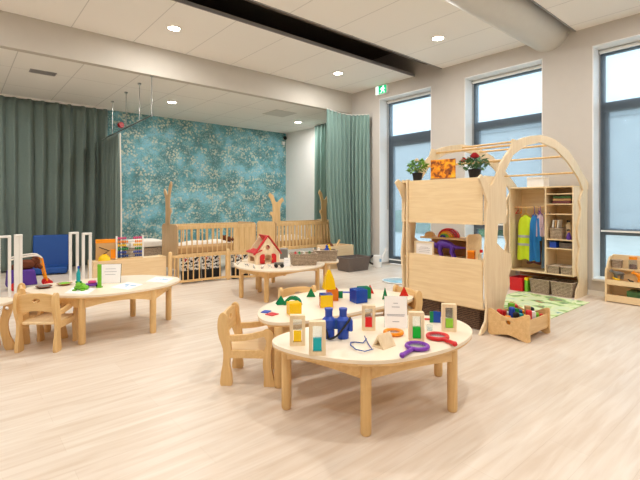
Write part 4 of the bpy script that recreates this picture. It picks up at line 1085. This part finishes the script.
t = thing('yellow_bowl', 'upside down yellow bowl on the low cabinet', 'bowl', (1.70, 6.97, .459)); MB().lathe([(.085, 0), (.08, .05), (.05, .085), (0, .095)], seg=24).build('bowl', 'yellow', t); MB().lathe([(.035, .08), (.035, .1), (.028, .1), (.028, .09), (0, .09)], seg=18).build('foot_ring', 'yellow', t)
# bench with cushion and basket work behind the cabinet
t = thing('cushioned_bench', 'brown wicker bench with a white cushion under the wallpaper', 'bench', (2.88, 8.9, 0))
MB().ext(2.56, 3.2, 8.6, 9.2, .05, .45).build('base', 'wick', t, world=True, bevel=.01); MB().ext(2.56, 3.2, 8.6, 9.2, .46, .6).build('cushion', 'cream', t, world=True, bevel=.04, seg=4)
for x in (2.6, 3.16):
    for y in (8.64, 9.16): MB().cyl((x, y, 0), (x, y, .06), .02).build('foot', 'beech', t, world=True)
# blue folding seat
t = thing('foam_seat', 'blue vinyl foam seat in front of the dark curtain', 'seat', (1.38, 9.55, 0), R(-14))
MB().ext(-.30, .30, -.28, .12, .02, .14).build('seat_cushion', 'navy', t, bevel=.03, seg=3)
MB().box((0, .16, .39), (.60, .1, .66), 0, Matrix.Rotation(R(-7), 4, 'X')).build('back_cushion', 'navy', t, bevel=.03, seg=3)
# white stands
def stand(label, x0, x1, y, h, panel=False, clear=True):
    t = thing('white_stand', label, 'stand', ((x0+x1)/2, y, 0), 0, 'slim white metal stands')
    pw = .034
    for x in (x0+pw/2, x1-pw/2): MB().ext(x-pw/2, x+pw/2, y-.02, y+.02, 0, h).build('post', 'white', t, world=True, bevel=.004)
    MB().ext(x0, x1, y-.025, y+.025, h-.03, h).build('top_bar', 'white', t, world=True, bevel=.006)
    MB().ext(x0, x1, y-.16, y+.16, 0, .025).build('base', 'white', t, world=True, bevel=.006)
    if panel: MB().ext(x0+.01, x1-.01, y-.012, y+.012, .03, h-.02).build('panel', 'white', t, world=True)
    return t
stand('slim white upright frame left of the blue seat, the nearer of the pair', 1.195, 1.315, 6.75, .925)
stand('slim white upright frame just left of the low cabinet', 1.315, 1.435, 6.55, .92)
stand('slim white upright frame cut by the left photo edge', .40, .545, 6.75, .91)
stand('solid white upright panel near the left photo edge', .575, .665, 6.75, .92, True)
# doll pram
t = thing('doll_pram', 'doll pram with an orange and white tube handle behind the left table', 'toy pram', (.95, 8.0, 0))
for dy in (0, .28):
    MB().tube(spline([(.62, 7.9+dy, .47), (.78, 7.9+dy, .505), (.97, 7.9+dy, .515), (1.03, 7.9+dy, .47)], 5), .013, 8).build('handle', 'cream', t, world=True)
    MB().tube([(1.03, 7.9+dy, .47), (1.08, 7.9+dy, .2), (1.12, 7.9+dy, .04)], .014, 8).build('leg', 'orange', t, world=True)
    MB().lathe([(.02, -.015), (.06, -.012), (.06, .012), (.02, .015)], seg=18, mtx=T(1.12, 7.9+dy, .06) @ Matrix.Rotation(PI/2, 4, 'X')).build('wheel', 'red', t, world=True)
    MB().lathe([(.02, -.015), (.06, -.012), (.06, .012), (.02, .015)], seg=18, mtx=T(.68, 7.9+dy, .06) @ Matrix.Rotation(PI/2, 4, 'X')).build('wheel', 'red', t, world=True)
MB().tube([(1.03, 7.9, .47), (1.03, 8.18, .47)], .013, 8).build('cross_bar', 'orange', t, world=True)
MB().plate([[(.58, .06), (.98, .06), (.94, .30), (.60, .30)]], .24, T(0, 8.04, 0) @ MX_XZ).build('basket', 'dinopurple', t, world=True, bevel=.02)
t = thing('plush_toy', 'brown plush animal lying on the doll pram', 'plush toy', (.83, 8.04, .301), .3)
b = MB(); b.ball((0, 0, .07), (.15, .09, .08)); b.ball((.14, 0, .1), .07)
for s in (-1, 1): b.tube([(.13, s*.06, .06), (.2, s*.08, .0)], [.035, .028], 8); b.tube([(-.1, s*.06, .06), (-.16, s*.09, .02)], [.04, .03], 8)
b.build('body', 'brown', t)
for s in (-1, 1): MB().ball((.14, s*.05, .165), .022, 10, 6).build('ear', 'brown', t)
MB().ball((.205, 0, .09), .025, 10, 6).build('muzzle', 'tan', t)

# ================================================================== COTS AND FENCE
def tree_board(mb):
    s = 1.0
    return [(-.09*s, 0), (-.10*s, .12*s), (-.13*s, .18*s), (-.17*s, .20*s), (-.15*s, .26*s), (-.09*s, .25*s), (-.10*s, .40*s), (-.15*s, .52*s), (-.21*s, .60*s), (-.17*s, .66*s), (-.08*s, .60*s), (-.02*s, .47*s), (.04*s, .46*s), (.10*s, .52*s), (.17*s, .56*s), (.21*s, .50*s), (.13*s, .42*s), (.10*s, .30*s), (.11*s, .12*s), (.12*s, 0)]
def cot(label, x0, x1, y0, y1, h, nslat, ntree, planks=0.0, slatw=.022):
    t = thing('cot', label, 'cot', ((x0+x1)/2, (y0+y1)/2, 0), 0, 'high wooden cots')
    for x in (x0, x1-.025):
        MB().plate([[(y0, 0), (y0+.06, 0), (y0+.06, .12), (y1-.06, .12), (y1-.06, 0), (y1, 0), (y1, h-.02), (y1-.06, h+.02), (y0+.06, h+.02), (y0, h-.02)]], .025, T(x+.0125, 0, 0) @ MX_YZ).build('end_board', 'cribend', t, world=True, bevel=.006)
    for y in (y0, y1-.03):
        MB().ext(x0+.025, x1-.025, y, y+.03, h-.075, h).build('top_rail', 'crib', t, world=True, bevel=.006)
        MB().ext(x0+.025, x1-.025, y, y+.03, .33, .40).build('bottom_rail', 'crib', t, world=True, bevel=.006)
    xe = x1-.025-planks
    for k in range(nslat):
        x = x0+.025+(xe-x0-.025)*(k+.6)/nslat
        MB().ext(x-slatw/2, x+slatw/2, y0+.007, y0+.023, .395, h-.07).build('slat', 'crib', t, world=True)
    for k in range(10):
        x = x0+.1+(x1-x0-.2)*k/9
        MB().ext(x-.012, x+.012, y1-.023, y1-.007, .395, h-.07).build('slat', 'crib', t, world=True)
    if planks:
        n = 4; w_ = planks/n
        for k in range(n): MB().ext(xe+w_*k+.003, xe+w_*(k+1)-.003, y0+.004, y0+.024, .395, h-.07).build('plank', 'crib', t, world=True, bevel=.002)
    MB().ext(x0+.03, x1-.03, y0+.035, y1-.035, .35, .39).build('mattress_base', 'brownwood', t, world=True)
    MB().ext(x0+.04, x1-.04, y0+.04, y1-.04, .39, .52).build('mattress', 'tan', t, world=True, bevel=.03, seg=3)
    return t
c1 = cot('left high wooden cot with thin slats and a solid plank section', 3.05, 4.72, 7.55, 8.30, .925, 11, 1, planks=.5)
c2 = cot('right high wooden cot with close wide slats by the curtain corner', 5.18, 6.93, 7.50, 8.25, .925, 18, 1, slatw=.058)
MB().plate([[(q[0]*.95+8.02, q[1]*1.25+.92) for q in tree_board(None)]], .025, T(3.0625, 0, 0) @ MX_YZ).build('tree_board', 'cribend', c1, world=True, bevel=.005)
MB().plate([[(q[0]*.78+6.56, q[1]*1.14+.90) for q in tree_board(None)]], .025, T(0, 7.545, 0) @ MX_XZ).build('tree_board', 'crib', c2, world=True, bevel=.005)
t = thing('tree_panel', 'wooden panel with a cut out tree standing between the two cots', 'panel', (4.95, 7.6, 0))
MB().plate([[(4.73, 0), (5.17, 0), (5.17, .9), (5.14, .94), (4.76, .96), (4.73, .93)]], .025, T(0, 7.53, 0) @ MX_XZ).build('board', 'crib', t, world=True, bevel=.005)
MB().plate([[(q[0]*.95+5.23, q[1]*1.0+.90) for q in tree_board(None)]], .025, T(0, 7.57, 0) @ MX_XZ).build('tree_board', 'crib', t, world=True, bevel=.005)
def bedding(label, x, y, z, d, mat, nm='blanket'):
    t = MB().grid(lambda u, v: (x+(u-.5)*d[0], y+(v-.5)*d[1], z+d[2]*(math.sin(PI*u)*math.sin(PI*v))**.4+.012*math.sin(17*u+5*v)*math.sin(PI*u)*math.sin(PI*v)), 24, 16)
    tag(t.build(nm, mat), label, nm)
bedding('white rumpled blanket in the left cot', 3.85, 8.08, .522, (1.4, .3, .07), 'cream')
bedding('white rumpled blanket in the right cot', 5.75, 7.88, .522, (.9, .55, .10), 'cream')
t = thing('plush_toy', 'brown plush animal behind the slats of the left cot', 'plush toy', (4.15, 7.64, .56), 2)
b = MB(); b.ball((0, 0, .06), (.11, .06, .055)); b.ball((.12, 0, .08), .05); b.build('body', 'brown', t)
for s in (-1, 1): MB().ball((.12, s*.035, .125), .016, 8, 5).build('ear', 'brown', t)
# low curved fence
fen = thing('play_fence', 'low curved wooden slat fence in front of the cots', 'fence', (3.5, 6.7, 0))
path = spline([(2.66, 6.86), (2.85, 6.775), (3.2, 6.755), (3.62, 6.71)], 8); path2 = spline([(3.62, 6.71), (3.92, 6.49), (4.2, 6.42), (4.62, 6.42)], 8)
for pth, nb in ((path, 11), (path2, 11)):
    for (z0, z1, nm_) in ((.435, .475, 'top_rail'), (.03, .065, 'bottom_rail')):
        m = MB(); rows = []
        for i, (x, y) in enumerate(pth):
            a = Vector(pth[max(0, i-1)]); b = Vector(pth[min(len(pth)-1, i+1)]); dd = (b-a).normalized(); nn = Vector((-dd.y, dd.x))*.014
            rows.append([m.bm.verts.new(v) for v in ((x-nn.x, y-nn.y, z0), (x+nn.x, y+nn.y, z0), (x+nn.x, y+nn.y, z1), (x-nn.x, y-nn.y, z1))])
        for A, B in zip(rows, rows[1:]):
            for k in range(4): m.bm.faces.new((A[k], A[(k+1) % 4], B[(k+1) % 4], B[k]))
        m.bm.faces.new(rows[0]); m.bm.faces.new(rows[-1]); m.build(nm_, 'crib', fen, world=True)
    for k in range(nb):
        f = (k+.5)/nb*(len(pth)-1); i = int(f); a = Vector(pth[i]).lerp(Vector(pth[min(i+1, len(pth)-1)]), f-i)
        MB().cyl((a.x, a.y, .06), (a.x, a.y, .44), .011, seg=8).build('bar', 'crib', fen, world=True)
for (x, y) in ((2.655, 6.86), (3.62, 6.71), (4.62, 6.42)):
    MB().lathe([(.032, 0), (.032, .52), (.02, .535), (0, .54)], (x, y, 0), 14).build('post', 'crib', fen, world=True)
for i, (x0, x1, y, l) in enumerate(((2.86, 3.2, 6.86, 'left'), (3.22, 3.56, 6.84, 'middle'), (3.7, 4.05, 6.68, 'right'))):
    t = thing('cloth_book', 'black and white patterned cloth book behind the fence, %s one' % l, 'cloth book', ((x0+x1)/2, y, .0), 0, 'black and white cloth books')
    m = MB(); n = 4
    for k in range(n): 
        xa, xb = x0+(x1-x0)*k/n, x0+(x1-x0)*(k+1)/n; ya, yb = (y, y+.05) if k % 2 else (y+.05, y)
        m._mesh([(xa, ya, .2), (xb, yb, .2), (xb, yb, .425), (xa, ya, .425), (xa, ya+.01, .2), (xb, yb+.01, .2), (xb, yb+.01, .425), (xa, ya+.01, .425)], [(0, 1, 2, 3), (7, 6, 5, 4), (0, 4, 5, 1), (3, 2, 6, 7), (0, 3, 7, 4), (1, 5, 6, 2)])
    m.build('pages', 'cow', t, world=True, smooth=False)
    MB().ext(x0, x1, y-.0, y+.07, 0, .2).build('shade_band', 'black', t, world=True, bevel=.01)  # added black band, stands in for the shade under the cots
# wooden crate and dark basket by the curtain
t = thing('wooden_crate', 'pale wooden box behind the dark grey basket', 'crate', (6.1, 6.6, 0))
for (a, b_, c, d_) in ((5.75, 6.42, 6.42, 6.44), (5.75, 6.42, 6.82, 6.84), (5.75, 5.77, 6.44, 6.82), (6.40, 6.42, 6.44, 6.82)):
    MB().ext(a, b_, c, d_, 0, .46).build('side', 'plyx', t, world=True, bevel=.003)
MB().ext(5.77, 6.40, 6.44, 6.82, .02, .04).build('bottom', 'ply', t, world=True)
t = thing('wooden_hobby_stick', 'wooden stick poking out of the pale box', 'toy', (5.85, 6.6, .04)); MB().tube([(5.9, 6.6, .05), (6.02, 6.62, .3), (6.2, 6.62, .56)], .022, 10).build('stick', 'beech', t, world=True); MB().ball((5.9, 6.6, .40), (.09, .09, .12)).build('plush_end', 'brown', t, world=True)
basket('large dark grey felt basket on the floor before the green curtain', (6.05, 6.07, 0), (.60, .42, .262), R(-4), 'wickg', .84)
# white jug by the glazed door
t = thing('watering_can', 'small white toy can with an angled spout by the glazed door', 'watering can', (6.72, 6.02, 0), R(-40))
MB().lathe([(.085, 0), (.09, .01), (.09, .24), (.082, .25), (.082, .24), (.08, .03), (0, .03)], seg=22).build('body', 'whiteplastic', t)
MB().tube([(.07, 0, .1), (.13, 0, .25), (.19, 0, .39)], [.028, .022, .03], 12).build('spout', 'whiteplastic', t)
MB().tube(spline([(-.08, 0, .06), (-.16, 0, .1), (-.17, 0, .2), (-.08, 0, .24)], 5), .02, 10).build('handle', 'black', t)
MB().ball((-.17, -.02, .21), (.055, .04, .035)).build('dark_tuft', 'black', t); MB().ext(.03, .075, -.09, -.07, .12, .18).build('blue_patch', 'blueprint', t, bevel=.004)
# round mirror mat
t = thing('round_mat', 'pale blue shiny round mat on the floor left of the arch', 'mat', (*(5.727, 4.651), .001))
MB().lathe([(.0, .0), (.27, 0), (.28, .006), (.27, .012), (0, .012)], seg=40).build('disc', plain('pale blue gloss', (150, 200, 220), .12), t); MB().tube([(.272*math.cos(2*PI*k/40), .272*math.sin(2*PI*k/40), .012) for k in range(40)], .01, 8, closed=True).build('edge', 'whiteplastic', t)

# ================================================================== LEFT TABLE (papers)
Z = H3
def sheet(label, quad, mat='paper', prints=0, z=.465, seed=0):
    t = thing('paper_sheet', label, 'paper', (quad[0][0], quad[0][1], z+.0008), 0, 'papers on the left table')
    q = [(x, y, z+.0008) for x, y in quad]; m = MB(); m._mesh(q+[(x, y, z+.0022) for x, y, _ in q], [(0, 1, 2, 3), (4, 5, 6, 7), (0, 1, 5, 4), (1, 2, 6, 5), (2, 3, 7, 6), (3, 0, 4, 7)]); m.build('sheet', mat, t, world=True, smooth=False)
    rn = random.Random(seed); A, B, D = Vector(q[0]), Vector(q[1]), Vector(q[3])
    for k in range(prints):
        c = A+(B-A)*(.2+.6*(k+.5)/prints)+(D-A)*rn.uniform(.35, .65)
        lp = [(c.x+math.cos(a)*.035*rn.uniform(.5, 1.1), c.y+math.sin(a)*.035*rn.uniform(.5, 1.1)) for a in [2*PI*i/9 for i in range(9)]]
        MB().plate([spline_loop(lp, 3)], .001, T(0, 0, z+.0026)).build('printed_shape', 'blueprint', t, world=True, smooth=False)
sheet('blank white sheet under the green frog on the left table', [(0.780, 4.632), (0.947, 4.460), (1.070, 4.702), (0.932, 4.957)])
sheet('white sheet with pale blue prints in the middle of the left table', [(1.191, 4.667), (1.290, 4.415), (1.499, 4.618), (1.424, 4.873)], prints=3, seed=2)
sheet('white sheet with pale blue prints at the right end of the left table', [(1.583, 4.777), (1.715, 4.547), (1.889, 4.766), (1.775, 5.015)], prints=3, seed=5)
card('white card propped on a black stand on the left table', (1.259, 4.936, .465), .205, .20, -12, FACE+.2, [(.75, .5), (.6, .6), (.45, .5)], back='black')
def dish(label, pos, r_, mat, food):
    t = thing('shallow_dish', label, 'dish', pos, 0, 'dishes on the left table')
    MB().lathe([(r_*.6, 0), (r_, .02), (r_*.95, .022), (r_*.6, .006), (0, .006)], seg=24).build('dish', mat, t)
    MB().lathe([(r_*.8, .014), (r_*.5, .026), (0, .03)], seg=16).build('contents', food, t)
dish('brown dish with grey stones at the left end of the table', (0.678, 5.070, .465), .075, 'brown', 'greyfab')
dish('wooden dish with green leaves beside the frog', (0.867, 5.121, .465), .075, 'brownwood', 'lime')
t = thing('toy_frog', 'lime green toy frog on the left table', 'toy animal', (0.939, 4.714, .465), FACE)
b = MB(); b.ball((0, 0, .035), (.05, .045, .034)); b.ball((0, -.03, .06), (.036, .03, .026))
for s in (-1, 1): b.ball((s*.048, .01, .022), (.022, .035, .022), 10, 6); b.ball((s*.04, -.045, .008), (.022, .018, .01), 10, 6)
b.build('body', 'lime', t)
for s in (-1, 1): MB().ball((s*.02, -.04, .086), .011, 10, 6).build('eye', 'green', t)
t = thing('teal_bottle', 'tall slim teal bottle behind the green frog', 'bottle', (0.996, 5.122, .465)); MB().lathe([(.02, 0), (.02, .11), (.009, .14), (.009, .17), (.011, .18), (0, .182)], seg=16).build('bottle', 'teal', t); MB().lathe([(.0115, .16), (.0115, .185), (0, .187)], seg=14).build('cap', 'blue', t)
t = thing('lime_ruler', 'upright lime stick beside the white card', 'toy', (1.110, 4.736, .465), FACE); MB().ext(-.019, .019, -.008, .008, 0, .235).build('stick', 'lime', t, bevel=.004); MB().ext(-.025, .025, -.02, .02, 0, .012).build('foot', 'lime', t, bevel=.003)
t = thing('toy_car', 'pink and purple toy car beside the frog on the table', 'toy', (1.066, 4.808, .465), FACE+.4); MB().ext(-.07, .07, -.03, .03, .012, .04).build('chassis', 'purple', t, bevel=.01); MB().ext(-.045, .03, -.027, .027, .04, .066).build('cabin', 'pink', t, bevel=.012)
for x in (-.045, .045):
    for y in (-.03, .03): MB().lathe([(.004, -.006), (.016, -.006), (.016, .006), (.004, .006)], seg=14, mtx=T(x, y, .016) @ Matrix.Rotation(PI/2, 4, 'X')).build('wheel', 'black', t)

# ================================================================== TOY HOUSE TABLE
Z = H4
t = thing('toy_house', 'wooden toy farmhouse with a red roof and red doors on the table', 'toy house', (*(3.485, 5.374), .446), FACE+R(32))
# local: gable faces -Y (towards us and right), ridge along Y
gw, gh, gr, L = .185, .20, .385, .30
gable = [(-gw, 0), (gw, 0), (gw, gh*.75), (0, gr), (-gw, gh*.75)]
MB().plate([gable, circ(0, .235, .035, 18), [(-.05, .0001), (.05, .0001), (.05, .10), (.035, .125), (0, .135), (-.035, .125), (-.05, .10)]], .014, T(0, -L/2, 0) @ MX_XZ).build('gable_wall', 'plyv', t, bevel=.002)
MB().plate([gable], .014, T(0, L/2, 0) @ MX_XZ).build('gable_wall', 'plyv', t, bevel=.002)
for s in (-1, 1):
    m = MB().plate([[(-L/2, 0), (L/2, 0), (L/2, gh*.72), (-L/2, gh*.72)], [(-.09, .03), (.09, .03), (.09, .10), (-.09, .10)]], .012, T(s*(gw-.008), 0, 0) @ MX_YZ); m.build('side_wall', 'plyv', t)
MB().ext(-gw, gw, -L/2, L/2, 0, .012).build('floor', 'plyv', t)
sl = math.atan2(gr-gh*.75, gw); ln = math.hypot(gr-gh*.75, gw)+.05
MB().box((gw/2+.018, 0, (gr+gh*.75)/2+.004), (ln, L+.05, .014), 0, Matrix.Rotation(sl, 4, 'Y')).build('roof', 'redwood', t, bevel=.003)
MB().box((-gw/2-.018, L*.0, (gr+gh*.75)/2+.004), (ln, .05, .014), 0, Matrix.Rotation(-sl, 4, 'Y') @ T(0, -L*.48, 0)).build('roof', 'redwood', t, bevel=.003)
MB().box((-gw*.82, 0, gh*.75+.03), (.12, L+.05, .014), 0, Matrix.Rotation(-sl*.4, 4, 'Y')).build('roof', 'redwood', t, bevel=.003)
for s in (-1, 1):
    dr = [(0, 0), (.075, 0), (.075, .10), (.06, .125), (.03, .135), (0, .13)]
    MB().plate([[(s*(.055+q[0]), q[1]+.01) for q in dr]], .010, T(0, -L/2-.014, 0) @ MX_XZ).build('door', 'redwood', t, bevel=.002)
    MB().ball((s*.065, -L/2-.022, .065), .006, 8, 5).build('knob', 'yellow', t)
spots = [((238.5, 266), .05, .3, 'spotted toy animal left of the toy house at the table edge'), ((246, 266.5), .055, 2.6, 'spotted toy animal in front of the house side wall'), ((253, 268), .05, 1.2, 'spotted toy animal before the left red door'), ((263, 268.5), .045, .2, 'spotted toy animal in front of the house doorway'), ((270, 267), .05, 2.2, 'spotted toy animal right of the doorway')]
for (p, L_, rz, l), q in zip(spots, ((3.089, 5.431, .445), (3.059, 5.131, .445), (3.063, 4.957, .445), (3.140, 4.867, .445), (3.248, 4.847, .445))):
    toy_animal(l, q, .07, rz, 'dalmatian', group='spotted toy animals')
t = thing('toy_cart', 'small grey toy cart beside the house', 'toy', (3.367, 4.806, .445), FACE+.2)
MB().ext(-.06, .06, -.03, .03, .035, .07).build('box', 'greyfab', t, bevel=.004)
for x in (-.04, .04):
    for y in (-.034, .034): MB().lathe([(.006, -.004), (.026, -.004), (.026, .004), (.006, .004)], seg=14, mtx=T(x, y, .026) @ Matrix.Rotation(PI/2, 4, 'X')).build('wheel', 'black', t)
card('small white card standing between the toy house and basket', (3.506, 4.812, .445), .085, .12, -10, FACE, [(.7, .6), (.5, .5)])
t = thing('grey_box', 'small grey box behind the white card on the house table', 'box', (3.994, 5.563, .445), FACE); MB().ext(-.06, .06, -.05, .05, 0, .15).build('body', 'greyfab', t, bevel=.006); MB().ext(-.063, .063, -.053, .053, .14, .165).build('lid', 'grey', t, bevel=.005)
basket('wicker toy basket right of the house on the front table', (*(3.805, 4.820), .445), (.38, .24, .155), FACE+.2, 'wick')
basket('wicker toy basket on the rear joined table', (*(4.331, 4.952), .445), (.36, .24, .16), FACE+.15, 'wick')
def stuffing(base, lst):
    for k, (dx, dy, dz, r_, m, l) in enumerate(lst):
        t = thing('basket_toy', l, 'toy', (base[0]+dx, base[1]+dy, base[2]+dz), k, 'toys in the table baskets')
        MB().ball((0, 0, r_), (r_, r_*.8, r_)).build('body', m, t); MB().ball((0, 0, r_*2.2), r_*.5, 10, 6).build('head', m, t)
b0 = (*(3.805, 4.820), .47)
stuffing(b0, [(-.1, .06, .07, .035, 'redwood', 'dark red toy at the left of the front wicker basket'), (-.05, .03, .07, .035, 'green', 'green toy in the front wicker basket'), (.01, .0, .07, .035, 'cream', 'cream toy in the middle of the front wicker basket'), (.07, -.05, .06, .04, 'leafd', 'dark green toy at the right of the front wicker basket'), (.05, .03, .05, .035, 'tan', 'tan toy at the back of the front wicker basket')])
b1 = (*(4.331, 4.952), .47)
stuffing(b1, [(.02, -.02, .09, .045, 'blue', 'blue toy in the rear wicker basket'), (.08, .0, .1, .045, 'yellow', 'yellow toy on top of the rear wicker basket'), (-.08, .06, .07, .04, 'cream', 'cream toy in the rear wicker basket')])

# ================================================================== light, camera, colour management
world = bpy.data.worlds.new('sky'); bpy.context.scene.world = world; world.use_nodes = True
bg = world.node_tree.nodes['Background']; bg.inputs['Color'].default_value = (.87, .935, 1.0, 1); bg.inputs['Strength'].default_value = 3.0
for (a, b2, z0, z1) in WIN:
    d = bpy.data.lights.new('daylight portal', 'AREA'); d.shape = 'RECTANGLE'; d.size = b2-a; d.size_y = z1-z0; d.cycles.is_portal = True
    l = bpy.data.objects.new('daylight portal', d); C.objects.link(l); l.location = (7.40, (a+b2)/2, (z0+z1)/2); l.rotation_euler = (0, R(90), 0)
cam = bpy.data.cameras.new('camera'); co = bpy.data.objects.new('camera', cam); C.objects.link(co)
co.location = (0, 0, 1.3); co.rotation_euler = (R(90), 0, FACE)
cam.sensor_width = 36; cam.lens = 427/640*36; cam.shift_y = -35/640; cam.clip_start = .05; cam.clip_end = 200
sc = bpy.context.scene; sc.camera = co
sc.view_settings.view_transform = 'Standard'; sc.view_settings.look = 'None'; sc.view_settings.gamma = 1; sc.view_settings.use_curve_mapping = False
sc.view_settings.exposure = 0.07
sc.cycles.max_bounces = 10; sc.cycles.diffuse_bounces = 6; sc.cycles.transparent_max_bounces = 16
sc.cycles.sample_clamp_indirect = 6; sc.cycles.caustics_reflective = False; sc.cycles.caustics_refractive = False
